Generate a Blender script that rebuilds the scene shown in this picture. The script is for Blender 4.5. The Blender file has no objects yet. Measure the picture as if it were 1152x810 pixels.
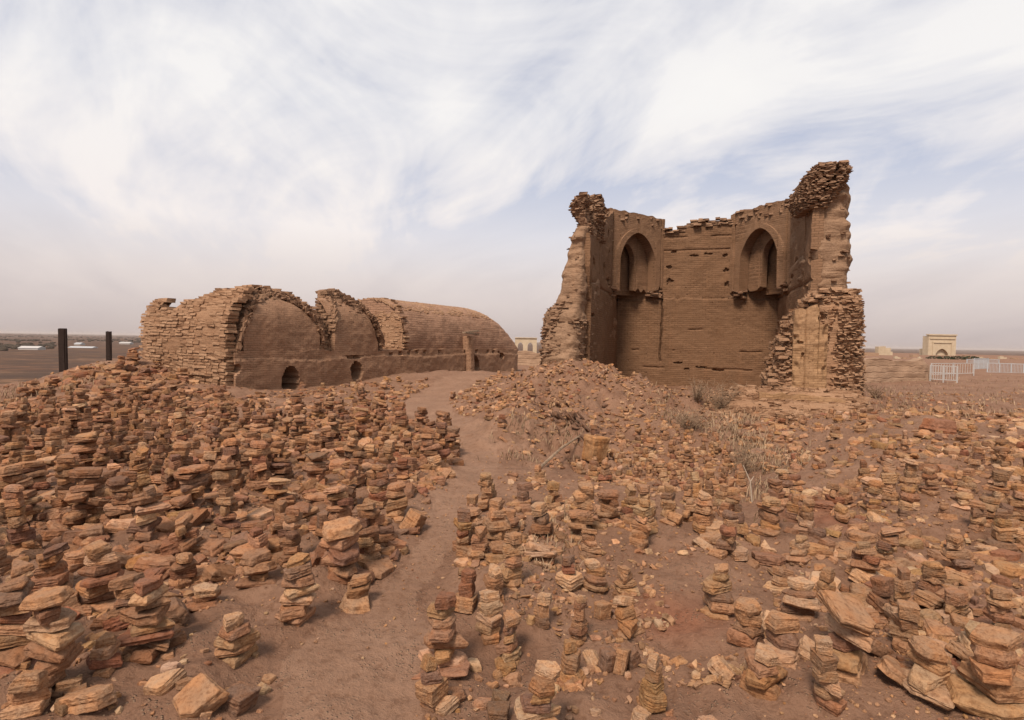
import bpy, bmesh, math, random
import numpy as np
from mathutils import Matrix, Vector, Euler

random.seed(7)
RNG = np.random.default_rng(11)
R = math.radians
scene = bpy.context.scene
COL = scene.collection

# ------------------------------------------------------------------ camera
EYE = 1.7
CAM_M = Matrix.Rotation(R(90 - 1.88), 3, 'X') @ Matrix.Rotation(R(1.0), 3, 'Z')
CAM_N = np.array(CAM_M)
FPX = 640.0
cam_d = bpy.data.cameras.new('camera')
cam_d.lens = 20.0; cam_d.sensor_width = 36.0; cam_d.sensor_fit = 'HORIZONTAL'
cam_d.clip_start = 0.05; cam_d.clip_end = 40000
cam = bpy.data.objects.new('camera', cam_d); COL.objects.link(cam)
cam.matrix_world = Matrix.Translation((0, 0, EYE)) @ CAM_M.to_4x4()
scene.camera = cam


def ray(u, v):
    return CAM_N @ np.array([(u - 576) / FPX, (405 - v) / FPX, -1.0])


def flat(u, v, z=0.0):
    d = ray(u, v); k = (z - EYE) / d[2]
    return np.array([d[0] * k, d[1] * k])


def at(u, v, y):
    d = ray(u, v); k = y / d[1]
    return np.array([d[0] * k, y, EYE + d[2] * k])


def proj(x, y, z):
    p = np.stack([np.asarray(x, float), np.asarray(y, float), np.asarray(z, float) - EYE], -1) @ CAM_N
    w = np.maximum(-p[..., 2], 1e-3)
    return 576 + FPX * p[..., 0] / w, 405 - FPX * p[..., 1] / w


# ------------------------------------------------------------------ noise
def _h(ix, iy, iz):
    n = (ix * 374761393 + iy * 668265263 + iz * 2147483647 + 1442695041) & 0xFFFFFFFF
    n = ((n ^ (n >> 13)) * 1274126177) & 0xFFFFFFFF
    n = ((n ^ (n >> 16)) * 2246822519) & 0xFFFFFFFF
    return ((n ^ (n >> 15)) & 0xFFFFFF) / float(0xFFFFFF)


def vnoise(x, y, z=0.0):
    x, y, z = np.broadcast_arrays(np.asarray(x, float), np.asarray(y, float), np.asarray(z, float))
    xi, yi, zi = np.floor(x), np.floor(y), np.floor(z)
    fx, fy, fz = x - xi, y - yi, z - zi
    xi, yi, zi = xi.astype(np.int64), yi.astype(np.int64), zi.astype(np.int64)
    fx, fy, fz = (f * f * (3 - 2 * f) for f in (fx, fy, fz))
    o = 0
    for a in (0, 1):
        for b in (0, 1):
            for c in (0, 1):
                o = o + _h(xi + a, yi + b, zi + c) * (fx if a else 1 - fx) * (fy if b else 1 - fy) * (fz if c else 1 - fz)
    return o * 2 - 1


_tab = np.random.default_rng(3).uniform(-1, 1, (257, 257))


def n1(x, y):
    """cheap scalar noise"""
    i, j = math.floor(x), math.floor(y); fx, fy = x - i, y - j; i %= 255; j %= 255
    fx, fy = fx * fx * (3 - 2 * fx), fy * fy * (3 - 2 * fy)
    a = (_tab[i, j] * (1 - fx) + _tab[i + 1, j] * fx) * (1 - fy) + (_tab[i, j + 1] * (1 - fx) + _tab[i + 1, j + 1] * fx) * fy
    return float(a)


def fbm(x, y, z=0.0, n=3):
    o, a = 0, 1.0
    for i in range(n):
        o = o + a * vnoise(x * 2 ** i + 17 * i, y * 2 ** i + 5 * i, z * 2 ** i)
        a *= .5
    return o


def sst(a, b, x):
    t = np.clip((np.asarray(x, float) - a) / (b - a), 0, 1)
    return t * t * (3 - 2 * t)


# ------------------------------------------------------------------ terrain
PATH_PX = [(385, 840, 95), (388, 760, 84), (425, 700, 58), (460, 650, 33), (492, 600, 23), (522, 552, 21), (541, 512, 20),
           (530, 488, 20), (500, 472, 25), (475, 458, 28), (490, 444, 26), (530, 433, 24)]
PATH_W = np.array([[*flat(u, v), w * (flat(u, v)[1]) / FPX] for u, v, w in PATH_PX])
PATH_W[0] = [PATH_W[0][0], PATH_W[0][1], PATH_W[0][2]]
PATH_W = np.vstack([[PATH_W[0][0] - .1, -3, .5], PATH_W])


def path_dist(x, y):
    """distance outside the path edge (negative on the path)"""
    best = np.full(np.shape(x), 1e9)
    for (x0, y0, w0), (x1, y1, w1) in zip(PATH_W[:-1], PATH_W[1:]):
        dx, dy = x1 - x0, y1 - y0
        k = np.clip(((x - x0) * dx + (y - y0) * dy) / (dx * dx + dy * dy), 0, 1)
        best = np.minimum(best, np.hypot(x - x0 - k * dx, y - y0 - k * dy) - (w0 + k * (w1 - w0)))
    return best


def gauss(x, y, cx, cy, sx, sy, p=2.0):
    return np.exp(-(np.abs((x - cx) / sx) ** p + np.abs((y - cy) / sy) ** p))


def H(x, y, fine=True):
    x = np.asarray(x, float); y = np.asarray(y, float)
    z = 0.05 * fbm(x * .35, y * .35, 1.0)
    z = z + 1.12 * gauss(x, y, 1.8, 16.5, 2.2, 2.9, 2.2) + .25 * gauss(x, y, 3.6, 14.6, 1.2, 1.2)
    z = z - .42 * gauss(x, y, 2.4, 9.6, 2.0, 1.9, 3.0)
    z = z + .30 * gauss(x, y, .55, 11.2, 1.3, 1.7, 4.0)
    z = z + .34 * sst(0, 1.6, x - .28 * y - 1.7) * sst(4.5, 7, y) * (1 - sst(15, 24, y)) * (1 - .95 * gauss(x, y, 6.3, 13.2, 2.3, 1.5, 4))
    z = z + .08 * gauss(x, y, 6.5, 14.6, 2.6, 1.6, 3.0)
    z = z + .95 * gauss(x, y, -11.9, 17.6, 2.2, 2.4) + .28 * gauss(x, y, -8.6, 15.6, 1.8, 1.2)
    z = z + .25 * gauss(x, y, -3.0, 25.0, 5, 4) + .35 * gauss(x, y, -1.5, 22, 3.2, 2.4)
    # the hill falls away to the plain on the left
    s = -((x + 16.0) - .36 * (y - 14.0)) / 1.063
    s = s - 14 * sst(0, -30, y - 5)
    z = z - 13.0 * sst(0, 85, s) - .6 * sst(0, 8, s) - 2.2 * sst(90, 800, np.hypot(x, y)) * sst(0, 60, -s)
    far = sst(300, 900, np.hypot(x, y))
    z = z * (1 - far) - 13.5 * far + far * 5 * fbm(x / 900, y / 900, 3.0) * sst(1500, 6000, np.hypot(x, y))
    if fine:
        near = 1 - sst(25, 60, np.hypot(x, y))
        pd = path_dist(x, y)
        onp = 1 - sst(-.05, .35, pd)
        z = z - .05 * onp
        rough = near * (1 - .72 * onp)
        z = z + rough * (.055 * fbm(x * 1.3, y * 1.3, 7.0, 3) + .026 * fbm(x * 5.5, y * 5.5, 2.0, 3))
        z = z + near * (.0065 * fbm(x * 21, y * 21, 4.0, 2) - .016 * onp * np.clip(vnoise(x * 5.2, y * 3.6, 6.0) - .35, 0, 1))
        bank = gauss(x, y, .55, 10.2, 1.2, 1.2, 4) + gauss(x, y, 2.2, 14.3, 2.2, 1.2, 3)
        bank = np.clip(bank + gauss(x, y, 2.2, 15, 3.2, 2.6, 4), 0, 1)
        f1 = fbm(x * 1.7, y * 2.0, 8.0, 4)
        z = z + .17 * bank * f1 - .16 * bank * np.clip(1 - np.abs(fbm(x * 1.1 + y * .35, y * .8, 13.0, 3)) * 4, 0, 1) + .10 * bank * np.abs(fbm(x * 4.2, y * 5.0, 3.0, 3))
    return z


GRID = {}


def gsample(name, x, y):
    """bilinear look-up on the ground grid itself"""
    ys_, ks_, A = GRID['ys'], GRID['ks'], GRID[name]
    x = np.asarray(x, float); y = np.asarray(y, float)
    i = np.clip(np.searchsorted(ys_, y) - 1, 0, len(ys_) - 2)
    k = x / (np.maximum(y, 0) + 1.2)
    j = np.clip(np.searchsorted(ks_, k) - 1, 0, len(ks_) - 2)
    fy = np.clip((y - ys_[i]) / (ys_[i + 1] - ys_[i]), 0, 1); fk = np.clip((k - ks_[j]) / (ks_[j + 1] - ks_[j]), 0, 1)
    return (A[i, j] * (1 - fk) + A[i, j + 1] * fk) * (1 - fy) + (A[i + 1, j] * (1 - fk) + A[i + 1, j + 1] * fk) * fy


def h1(x, y): return float(gsample('Z', x, y))
def pd1(x, y): return float(gsample('PD', x, y))


def gp(u, v):
    """ground point seen at a photograph position"""
    d = ray(u, v)
    ks = np.concatenate([np.linspace(1.2, 30, 1500), np.linspace(30, 200, 800)])
    x, y, z = d[0] * ks, d[1] * ks, EYE + d[2] * ks
    below = np.nonzero(z < gsample('Z', x, y))[0]
    k = ks[below[0]] if len(below) else 200
    return np.array([d[0] * k, d[1] * k, h1(d[0] * k, d[1] * k)])


# ------------------------------------------------------------------ material helpers
def newmat(name):
    m = bpy.data.materials.new(name); m.use_nodes = True
    nt = m.node_tree; b = nt.nodes['Principled BSDF']
    b.inputs['Roughness'].default_value = .92
    b.inputs['Specular IOR Level'].default_value = .12
    return m, nt, b


def N(nt, t, **kw):
    n = nt.nodes.new(t)
    for k, v in kw.items():
        if k in n.inputs: n.inputs[k].default_value = v
        else: setattr(n, k, v)
    return n


def L(nt, a, b): nt.links.new(a, b)


def noise(nt, vec, scale, detail=6, rough=.6, dist=0.0):
    n = N(nt, 'ShaderNodeTexNoise'); n.inputs['Scale'].default_value = scale
    n.inputs['Detail'].default_value = detail; n.inputs['Roughness'].default_value = rough
    n.inputs['Distortion'].default_value = dist
    if vec is not None: L(nt, vec, n.inputs['Vector'])
    return n.outputs['Fac']


def mapping(nt, vec, scale=(1, 1, 1), rot=(0, 0, 0)):
    n = N(nt, 'ShaderNodeMapping'); n.inputs['Scale'].default_value = scale; n.inputs['Rotation'].default_value = rot
    L(nt, vec, n.inputs['Vector']); return n.outputs['Vector']


def ramp(nt, fac, stops):
    n = N(nt, 'ShaderNodeValToRGB'); e = n.color_ramp.elements
    while len(e) < len(stops): e.new(.5)
    for i, (p, c) in enumerate(stops):
        e[i].position = p; e[i].color = (*c, 1) if len(c) == 3 else c
    L(nt, fac, n.inputs['Fac']); return n.outputs['Color']


def mixc(nt, fac, a, b, mode='MIX'):
    n = N(nt, 'ShaderNodeMix', data_type='RGBA', blend_type=mode)
    for s, val in ((0, fac), (6, a), (7, b)):
        if hasattr(val, 'is_output'): L(nt, val, n.inputs[s])
        elif s == 0: n.inputs[0].default_value = val
        else: n.inputs[s].default_value = (*val, 1)
    return n.outputs[2]


def math_(nt, op, a, b=None, clamp=False):
    n = N(nt, 'ShaderNodeMath', operation=op, use_clamp=clamp)
    for i, val in enumerate((a, b)):
        if val is None: continue
        if hasattr(val, 'is_output'): L(nt, val, n.inputs[i])
        else: n.inputs[i].default_value = val
    return n.outputs[0]


def bump(nt, b, h, dist, strength=1.0, prev=None):
    n = N(nt, 'ShaderNodeBump'); n.inputs['Strength'].default_value = strength; n.inputs['Distance'].default_value = dist
    L(nt, h, n.inputs['Height'])
    if prev is not None: L(nt, prev, n.inputs['Normal'])
    L(nt, n.outputs['Normal'], b.inputs['Normal']); return n.outputs['Normal']


def pos(nt): return N(nt, 'ShaderNodeNewGeometry').outputs['Position']
def objc(nt): return N(nt, 'ShaderNodeTexCoord').outputs['Object']


# ---- stone: base colour from the object (single stones) or a vertex tint (rubble)
def stone_material(name, src):
    m, nt, b = newmat(name)
    if src == 'object':
        oi = N(nt, 'ShaderNodeObjectInfo'); base = oi.outputs['Color']
        add = N(nt, 'ShaderNodeVectorMath', operation='ADD')
        sc = N(nt, 'ShaderNodeVectorMath', operation='SCALE'); L(nt, objc(nt), sc.inputs[0]); sc.inputs['Scale'].default_value = .3
        rnd = N(nt, 'ShaderNodeCombineXYZ'); L(nt, math_(nt, 'MULTIPLY', oi.outputs['Random'], 31.0), rnd.inputs[0])
        L(nt, math_(nt, 'MULTIPLY', oi.outputs['Random'], 57.0), rnd.inputs[2])
        L(nt, sc.outputs[0], add.inputs[0]); L(nt, rnd.outputs[0], add.inputs[1]); vec = add.outputs[0]
    else:
        base = N(nt, 'ShaderNodeAttribute', attribute_name='tint').outputs['Color']; vec = pos(nt)
    n1 = noise(nt, vec, 7, 5, .6, .3)
    n2 = noise(nt, vec, 34, 6, .65)
    strata = noise(nt, mapping(nt, vec, (3.0, 3.0, 46)), 1.0, 4, .6, .6)
    c = mixc(nt, ramp(nt, n1, [(.40, (0, 0, 0)), (.66, (1, 1, 1))]), base, mixc(nt, 1.0, base, (1.22, 1.03, .84), 'MULTIPLY'))
    c = mixc(nt, ramp(nt, n2, [(.34, (1, 1, 1)), (.52, (0, 0, 0))]), c, mixc(nt, 1.0, c, (.64, .58, .55), 'MULTIPLY'))
    c = mixc(nt, ramp(nt, strata, [(.56, (0, 0, 0)), (.70, (.4, .4, .4))]), c, mixc(nt, 1.0, c, (.74, .64, .57), 'MULTIPLY'))
    n4 = noise(nt, vec, 120, 3, .6)
    c = mixc(nt, ramp(nt, n4, [(.30, (.7, .7, .7)), (.40, (0, 0, 0))]), c, mixc(nt, 1.0, c, (.6, .54, .5), 'MULTIPLY'))
    L(nt, c, b.inputs['Base Color'])
    h = math_(nt, 'ADD', math_(nt, 'MULTIPLY', strata, .8), n2)
    bump(nt, b, h, .016, .95)
    return m


M_STONE = stone_material('sandstone', 'object')
M_RUBBLE = stone_material('sandstone_rubble', 'attr')


def masonry_material(name, c0, c1, c2, course=.0, streak=.5, bdist=.02, fine=30):
    """weathered mud brick: tint attribute picks between browns, faint courses and drips of mud"""
    m, nt, b = newmat(name)
    p = pos(nt)
    t = N(nt, 'ShaderNodeAttribute', attribute_name='tint').outputs['Color']
    tv = N(nt, 'ShaderNodeSeparateColor'); L(nt, t, tv.inputs[0])
    n1 = noise(nt, p, .9, 6, .65, .4); n2 = noise(nt, p, fine, 6, .7); n3 = noise(nt, mapping(nt, p, (1.6, 1.6, 11)), 1, 5, .65, .5)
    f = math_(nt, 'ADD', math_(nt, 'MULTIPLY', n1, .75), math_(nt, 'MULTIPLY', tv.outputs[0], .5))
    c = ramp(nt, f, [(.25, c0), (.5, c1), (.75, c2)])
    c = mixc(nt, ramp(nt, n3, [(.5, (0, 0, 0)), (.7, (streak,) * 3)]), c, mixc(nt, 1.0, c, (.62, .57, .53), 'MULTIPLY'))
    c = mixc(nt, ramp(nt, n2, [(.35, (.7, .7, .7)), (.5, (0, 0, 0))]), c, mixc(nt, 1.0, c, (.70, .66, .62), 'MULTIPLY'))
    vdr = noise(nt, mapping(nt, p, (3.2, 3.2, .35)), 1, 4, .6, .3)
    c = mixc(nt, ramp(nt, vdr, [(.55, (0, 0, 0)), (.72, (.45, .45, .45))]), c, mixc(nt, 1.0, c, (1.2, 1.14, 1.08), 'MULTIPLY'))
    h = math_(nt, 'ADD', n2, math_(nt, 'MULTIPLY', n3, 1.1))
    if course > 0:
        sx = N(nt, 'ShaderNodeSeparateXYZ'); L(nt, p, sx.inputs[0])
        w = math_(nt, 'ADD', math_(nt, 'MULTIPLY', sx.outputs[2], 1 / course), math_(nt, 'MULTIPLY', noise(nt, p, 1.4, 3, .5), .8))
        saw = math_(nt, 'FRACT', w)
        gr = ramp(nt, saw, [(.0, (0, 0, 0)), (.10, (1, 1, 1)), (.82, (1, 1, 1)), (1.0, (.0, .0, .0))])
        vis = ramp(nt, noise(nt, p, .8, 4, .6), [(.35, (.15, .15, .15)), (.6, (1, 1, 1))])
        inv = math_(nt, 'MULTIPLY', math_(nt, 'SUBTRACT', 1.0, gr), vis)
        c = mixc(nt, math_(nt, 'MULTIPLY', inv, .30), c, mixc(nt, 1.0, c, (.55, .5, .47), 'MULTIPLY'))
        h = math_(nt, 'SUBTRACT', h, math_(nt, 'MULTIPLY', inv, .8))
    if course > 0 and course < .2:
        al = math_(nt, 'ADD', math_(nt, 'MULTIPLY', sx.outputs[0], .9), math_(nt, 'MULTIPLY', sx.outputs[1], .35))
        wob = noise(nt, p, 2.2, 4, .6)
        cc = N(nt, 'ShaderNodeCombineXYZ'); L(nt, math_(nt, 'ADD', al, math_(nt, 'MULTIPLY', wob, .06)), cc.inputs[0])
        L(nt, math_(nt, 'ADD', sx.outputs[2], math_(nt, 'MULTIPLY', wob, .09)), cc.inputs[1])
        bt = N(nt, 'ShaderNodeTexBrick'); L(nt, cc.outputs[0], bt.inputs['Vector'])
        for k_, v_ in (('Scale', 1.0), ('Mortar Size', .009), ('Mortar Smooth', .5), ('Brick Width', course * 2.3), ('Row Height', course), ('Bias', 0.0)): bt.inputs[k_].default_value = v_
        bt.inputs['Color1'].default_value = (.30, .30, .30, 1); bt.inputs['Color2'].default_value = (.8, .8, .8, 1)
        bv = ramp(nt, noise(nt, p, 1.1, 5, .65), [(.38, (.15, .15, .15)), (.58, (1, 1, 1))])
        mo = math_(nt, 'MULTIPLY', bt.outputs['Fac'], bv)
        c = mixc(nt, math_(nt, 'MULTIPLY', mo, .24), c, mixc(nt, 1.0, c, (.55, .5, .46), 'MULTIPLY'))
        c = mixc(nt, math_(nt, 'MULTIPLY', bv, .22), c, mixc(nt, 1.0, mixc(nt, 1.0, c, bt.outputs['Color'], 'MULTIPLY'), (1.9, 1.9, 1.9), 'MULTIPLY'))
        h = math_(nt, 'SUBTRACT', h, math_(nt, 'MULTIPLY', mo, .6))
        h = math_(nt, 'ADD', h, math_(nt, 'MULTIPLY', vdr, 1.2))
        pit = N(nt, 'ShaderNodeTexVoronoi'); pit.inputs['Scale'].default_value = 3.3; L(nt, p, pit.inputs['Vector'])
        pf = ramp(nt, math_(nt, 'ADD', pit.outputs['Distance'], math_(nt, 'MULTIPLY', wob, .25)), [(.17, (1, 1, 1)), (.22, (0, 0, 0))])
        c = mixc(nt, math_(nt, 'MULTIPLY', pf, .6), c, mixc(nt, 1.0, c, (.6, .52, .47), 'MULTIPLY'))
        h = math_(nt, 'SUBTRACT', h, math_(nt, 'MULTIPLY', pf, 2.0))
    L(nt, c, b.inputs['Base Color'])
    bump(nt, b, h, bdist, .9)
    return m


M_BRICK = masonry_material('mud_brick', (.165, .093, .057), (.23, .135, .083), (.29, .18, .112), bdist=.03)
M_BRICK_O = masonry_material('ochre_brick', (.20, .11, .062), (.275, .157, .091), (.34, .207, .125), bdist=.03)
M_ADOBE = masonry_material('eroded_adobe', (.165, .099, .06), (.24, .147, .091), (.31, .197, .124), streak=.9, bdist=.05, fine=14)
M_PLASTER = masonry_material('mud_plaster', (.145, .079, .043), (.178, .100, .056), (.215, .123, .07), course=.075, streak=.35, bdist=.012)
M_PLASTER_L = masonry_material('pale_mud_plaster', (.235, .131, .078), (.28, .161, .098), (.325, .195, .122), course=.07, streak=.35, bdist=.012)
M_PLASTER_M = masonry_material('niche_lit_wall_plaster', (.165, .092, .052), (.205, .117, .067), (.25, .147, .087), course=.07, streak=.35, bdist=.012)
M_VAULT = masonry_material('plastered_vault', (.235, .132, .083), (.29, .168, .108), (.345, .206, .134), course=.10, streak=.6, bdist=.025)
M_OCHRE = masonry_material('ochre_plaster', (.225, .128, .065), (.295, .172, .088), (.345, .21, .117), course=.06, streak=.3, bdist=.008)
M_MUDWALL = masonry_material('mud_wall', (.24, .15, .098), (.31, .20, .13), (.37, .245, .163), course=.3, streak=.5, bdist=.04)
M_FARSTONE = masonry_material('pale_limestone', (.36, .29, .20), (.45, .36, .25), (.52, .43, .31), course=.4, streak=.2)


def plain_mat(name, col, rough=.8, metal=0.0, var=.35, scale=12):
    m, nt, b = newmat(name)
    n = noise(nt, pos(nt), scale, 5, .6)
    d = tuple(x * (1 - var) for x in col)
    L(nt, ramp(nt, n, [(.35, d), (.65, col)]), b.inputs['Base Color'])
    b.inputs['Roughness'].default_value = rough; b.inputs['Metallic'].default_value = metal
    bump(nt, b, n, .004)
    return m


M_STEEL = plain_mat('rusted_steel', (.032, .020, .016), .75, .0)
M_WHITE = plain_mat('white_paint', (.47, .45, .43), .6, 0, .15)
M_BLUE = plain_mat('grey_blue_paint', (.42, .43, .44), .6, 0, .2)
M_WOOD = plain_mat('weathered_wood', (.30, .21, .14), .9, 0, .5)
M_HEDGE = plain_mat('dark_foliage', (.045, .055, .03), .95, 0, .5, 3)
M_WOODS = plain_mat('bare_woods', (.06, .045, .032), .95, 0, .45, .02)
M_DARK = plain_mat('dark_opening', (.03, .022, .018), .95)
M_GRASS = plain_mat('dry_straw', (.36, .25, .155), .9, 0, .45, 3)
M_TWIG = plain_mat('dry_twig', (.29, .195, .125), .9, 0, .4, 6)
M_PALETWIG = plain_mat('bleached_branch', (.36, .28, .21), .9, 0, .3, 6)


def ground_material(name, path=False):
    m, nt, b = newmat(name)
    p = pos(nt)
    n0 = noise(nt, p, .28, 5, .6, .5); n1 = noise(nt, p, 1.7, 6, .65, .3); n2 = noise(nt, p, 17, 7, .7); n3 = noise(nt, p, 75, 4, .7)
    if path:
        c = ramp(nt, n1, [(.3, (.20, .113, .071)), (.5, (.243, .142, .091)), (.7, (.285, .172, .113))])
    else:
        c = ramp(nt, n1, [(.28, (.152, .080, .049)), (.5, (.212, .118, .074)), (.72, (.268, .157, .101))])
    c = mixc(nt, ramp(nt, n0, [(.45, (0, 0, 0)), (.62, (.55, .55, .55))]), c, (.25, .148, .096))
    # patch of crushed red brick on the open ground right of the path
    q = N(nt, 'ShaderNodeVectorMath', operation='DISTANCE'); L(nt, p, q.inputs[0]); x, y = flat(765, 692); q.inputs[1].default_value = (x, y, 0)
    q2 = N(nt, 'ShaderNodeVectorMath', operation='DISTANCE'); L(nt, p, q2.inputs[0]); x, y = flat(925, 585); q2.inputs[1].default_value = (x, y, .2)
    dd = math_(nt, 'ADD', math_(nt, 'MINIMUM', q.outputs['Value'], math_(nt, 'MULTIPLY', q2.outputs['Value'], .7)), math_(nt, 'MULTIPLY', n1, .55))
    c = mixc(nt, ramp(nt, dd, [(.33, (.75, .75, .75)), (.72, (0, 0, 0))]), c, (.25, .105, .058))
    c = mixc(nt, ramp(nt, n2, [(.36, (.75, .75, .75)), (.5, (0, 0, 0))]), c, mixc(nt, 1.0, c, (.66, .60, .56), 'MULTIPLY'))
    vo = N(nt, 'ShaderNodeTexVoronoi'); vo.inputs['Scale'].default_value = 42; L(nt, p, vo.inputs['Vector'])
    gate = ramp(nt, noise(nt, p, 2.6, 4, .6), [(.46, (0, 0, 0)), (.62, (1, 1, 1))])
    peb = math_(nt, 'MULTIPLY', ramp(nt, vo.outputs['Distance'], [(.16, (1, 1, 1)), (.34, (0, 0, 0))]), gate)
    c = mixc(nt, math_(nt, 'MULTIPLY', peb, .55), c, (.36, .25, .165))
    # far plain: dull fields and scrub
    sx = N(nt, 'ShaderNodeSeparateXYZ'); L(nt, p, sx.inputs[0])
    pl = ramp(nt, math_(nt, 'MULTIPLY', sx.outputs[2], -1 / 14.0), [(.25, (0, 0, 0)), (.75, (1, 1, 1))])
    f1 = noise(nt, mapping(nt, p, (.006, .028, 0)), 1, 7, .7, .8)
    fc = ramp(nt, f1, [(.36, (.055, .026, .013)), (.45, (.15, .074, .040)), (.52, (.068, .037, .018)), (.60, (.22, .118, .066))])
    fc = mixc(nt, ramp(nt, noise(nt, p, .06, 5, .7), [(.45, (.8, .8, .8)), (.6, (0, 0, 0))]), fc, (.05, .03, .021))
    c = mixc(nt, pl, c, fc)
    L(nt, c, b.inputs['Base Color'])
    h = math_(nt, 'ADD', math_(nt, 'ADD', math_(nt, 'MULTIPLY', n2, 1.0), math_(nt, 'MULTIPLY', n3, .35)), math_(nt, 'MULTIPLY', peb, .5))
    bump(nt, b, h, .026 if path else .03, 1.0)
    return m


M_GROUND = ground_material('dry_earth'); M_PATH = ground_material('trodden_earth', True)


# ------------------------------------------------------------------ mesh builders
class MB:
    def __init__(self): self.v, self.f, self.t, self.n = [], [], [], 0

    def add(self, verts, faces, tint=None):
        verts = np.asarray(verts, float).reshape(-1, 3)
        self.v.append(verts); k = self.n
        self.f.extend([tuple(i + k for i in f) for f in faces])
        c = np.asarray((.5, .5, .5) if tint is None else ((tint,) * 3 if np.isscalar(tint) else tint), float)
        self.t.append(np.tile(c, (len(verts), 1)) if c.ndim == 1 else c)
        self.n += len(verts)

    def box(self, c, u, n, w, lu, ln, lw, jit=0.0, tint=None):
        s = np.array([[a, b, d] for d in (-.5, .5) for b in (-.5, .5) for a in (-.5, .5)])
        s = s + (RNG.random((8, 3)) - .5) * jit
        v = np.asarray(c) + s[:, :1] * lu * np.asarray(u) + s[:, 1:2] * ln * np.asarray(n) + s[:, 2:] * lw * np.asarray(w)
        self.add(v, [(0, 2, 3, 1), (4, 5, 7, 6), (0, 1, 5, 4), (2, 6, 7, 3), (0, 4, 6, 2), (1, 3, 7, 5)], tint)

    def grid(self, P, closed_u=False, tint=None, flip=False):
        r, c = P.shape[:2]
        fs = []
        for i in range(r - 1):
            for j in range(c if closed_u else c - 1):
                a, b_ = i * c + j, i * c + (j + 1) % c
                q = (a, b_, b_ + c, a + c)
                fs.append(q[::-1] if flip else q)
        self.add(P.reshape(-1, 3), fs, tint)

    def tube(self, pts, rad, k=5, tint=None):
        pts = [np.asarray(p, float) for p in pts]
        rad = rad if hasattr(rad, '__len__') else [rad] * len(pts)
        rings = []
        for i, p in enumerate(pts):
            d = pts[min(i + 1, len(pts) - 1)] - pts[max(i - 1, 0)]
            d = d / (np.linalg.norm(d) + 1e-9)
            a = np.cross(d, (0, 0, 1) if abs(d[2]) < .9 else (1, 0, 0)); a /= np.linalg.norm(a); b = np.cross(d, a)
            rings.append([p + rad[i] * (math.cos(q) * a + math.sin(q) * b) for q in np.linspace(0, 2 * math.pi, k, endpoint=False)])
        self.grid(np.array(rings), True, tint)
        n = len(pts); o = self.n - n * k
        self.f.append(tuple(o + i for i in range(k))); self.f.append(tuple(o + (n - 1) * k + i for i in reversed(range(k))))

    def build(self, name, mat, parent=None, smooth=False, angle=None):
        v = np.vstack(self.v)
        off = np.array(parent.location) if parent is not None else np.zeros(3)
        me = bpy.data.meshes.new(name)
        me.from_pydata((v - off).tolist(), [], self.f); me.update()
        at_ = me.attributes.new('tint', 'FLOAT_COLOR', 'POINT')
        t = np.vstack(self.t); at_.data.foreach_set('color', np.hstack([t, np.ones((len(t), 1))]).astype(np.float32).ravel())
        if smooth:
            me.polygons.foreach_set('use_smooth', np.ones(len(me.polygons), bool))
            if angle: me.set_sharp_from_angle(angle=R(angle))
        me.materials.append(mat)
        o = bpy.data.objects.new(name, me); COL.objects.link(o)
        if parent is not None: o.parent = parent
        return o


def tag(o, label=None, cat=None, group=None, kind=None):
    if label: o['label'] = label
    if cat: o['category'] = cat
    if group: o['group'] = group
    if kind: o['kind'] = kind
    return o


def empty(name, loc, label, cat, group=None):
    o = bpy.data.objects.new(name, None); COL.objects.link(o)
    o.location = tuple(float(q) for q in loc); o.empty_display_size = .1
    return tag(o, label, cat, group)


# ------------------------------------------------------------------ world and light
SUN_EL, SUN_AZ = R(52), R(204)      # azimuth of the sun, clockwise from +Y
world = bpy.data.worlds.new('World'); scene.world = world; world.use_nodes = True
nt = world.node_tree; nt.nodes.clear()
out = N(nt, 'ShaderNodeOutputWorld'); bg = N(nt, 'ShaderNodeBackground')
sky = N(nt, 'ShaderNodeTexSky', sky_type='NISHITA', sun_disc=False)
sky.sun_elevation = SUN_EL; sky.sun_rotation = SUN_AZ; sky.air_density = 1.0; sky.dust_density = 1.5
tc = N(nt, 'ShaderNodeTexCoord').outputs['Generated']
sp = N(nt, 'ShaderNodeSeparateXYZ'); L(nt, tc, sp.inputs[0])
zz = math_(nt, 'ADD', math_(nt, 'MAXIMUM', sp.outputs[2], 0.0), .26)
cb = N(nt, 'ShaderNodeCombineXYZ')
L(nt, math_(nt, 'DIVIDE', sp.outputs[0], zz), cb.inputs[0]); L(nt, math_(nt, 'DIVIDE', sp.outputs[1], zz), cb.inputs[1])
cv = cb.outputs[0]
def wisp(ang, sx_, sy_): return mapping(nt, mapping(nt, cv, (1, 1, 1), (0, 0, R(ang))), (sx_, sy_, 1))


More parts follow.
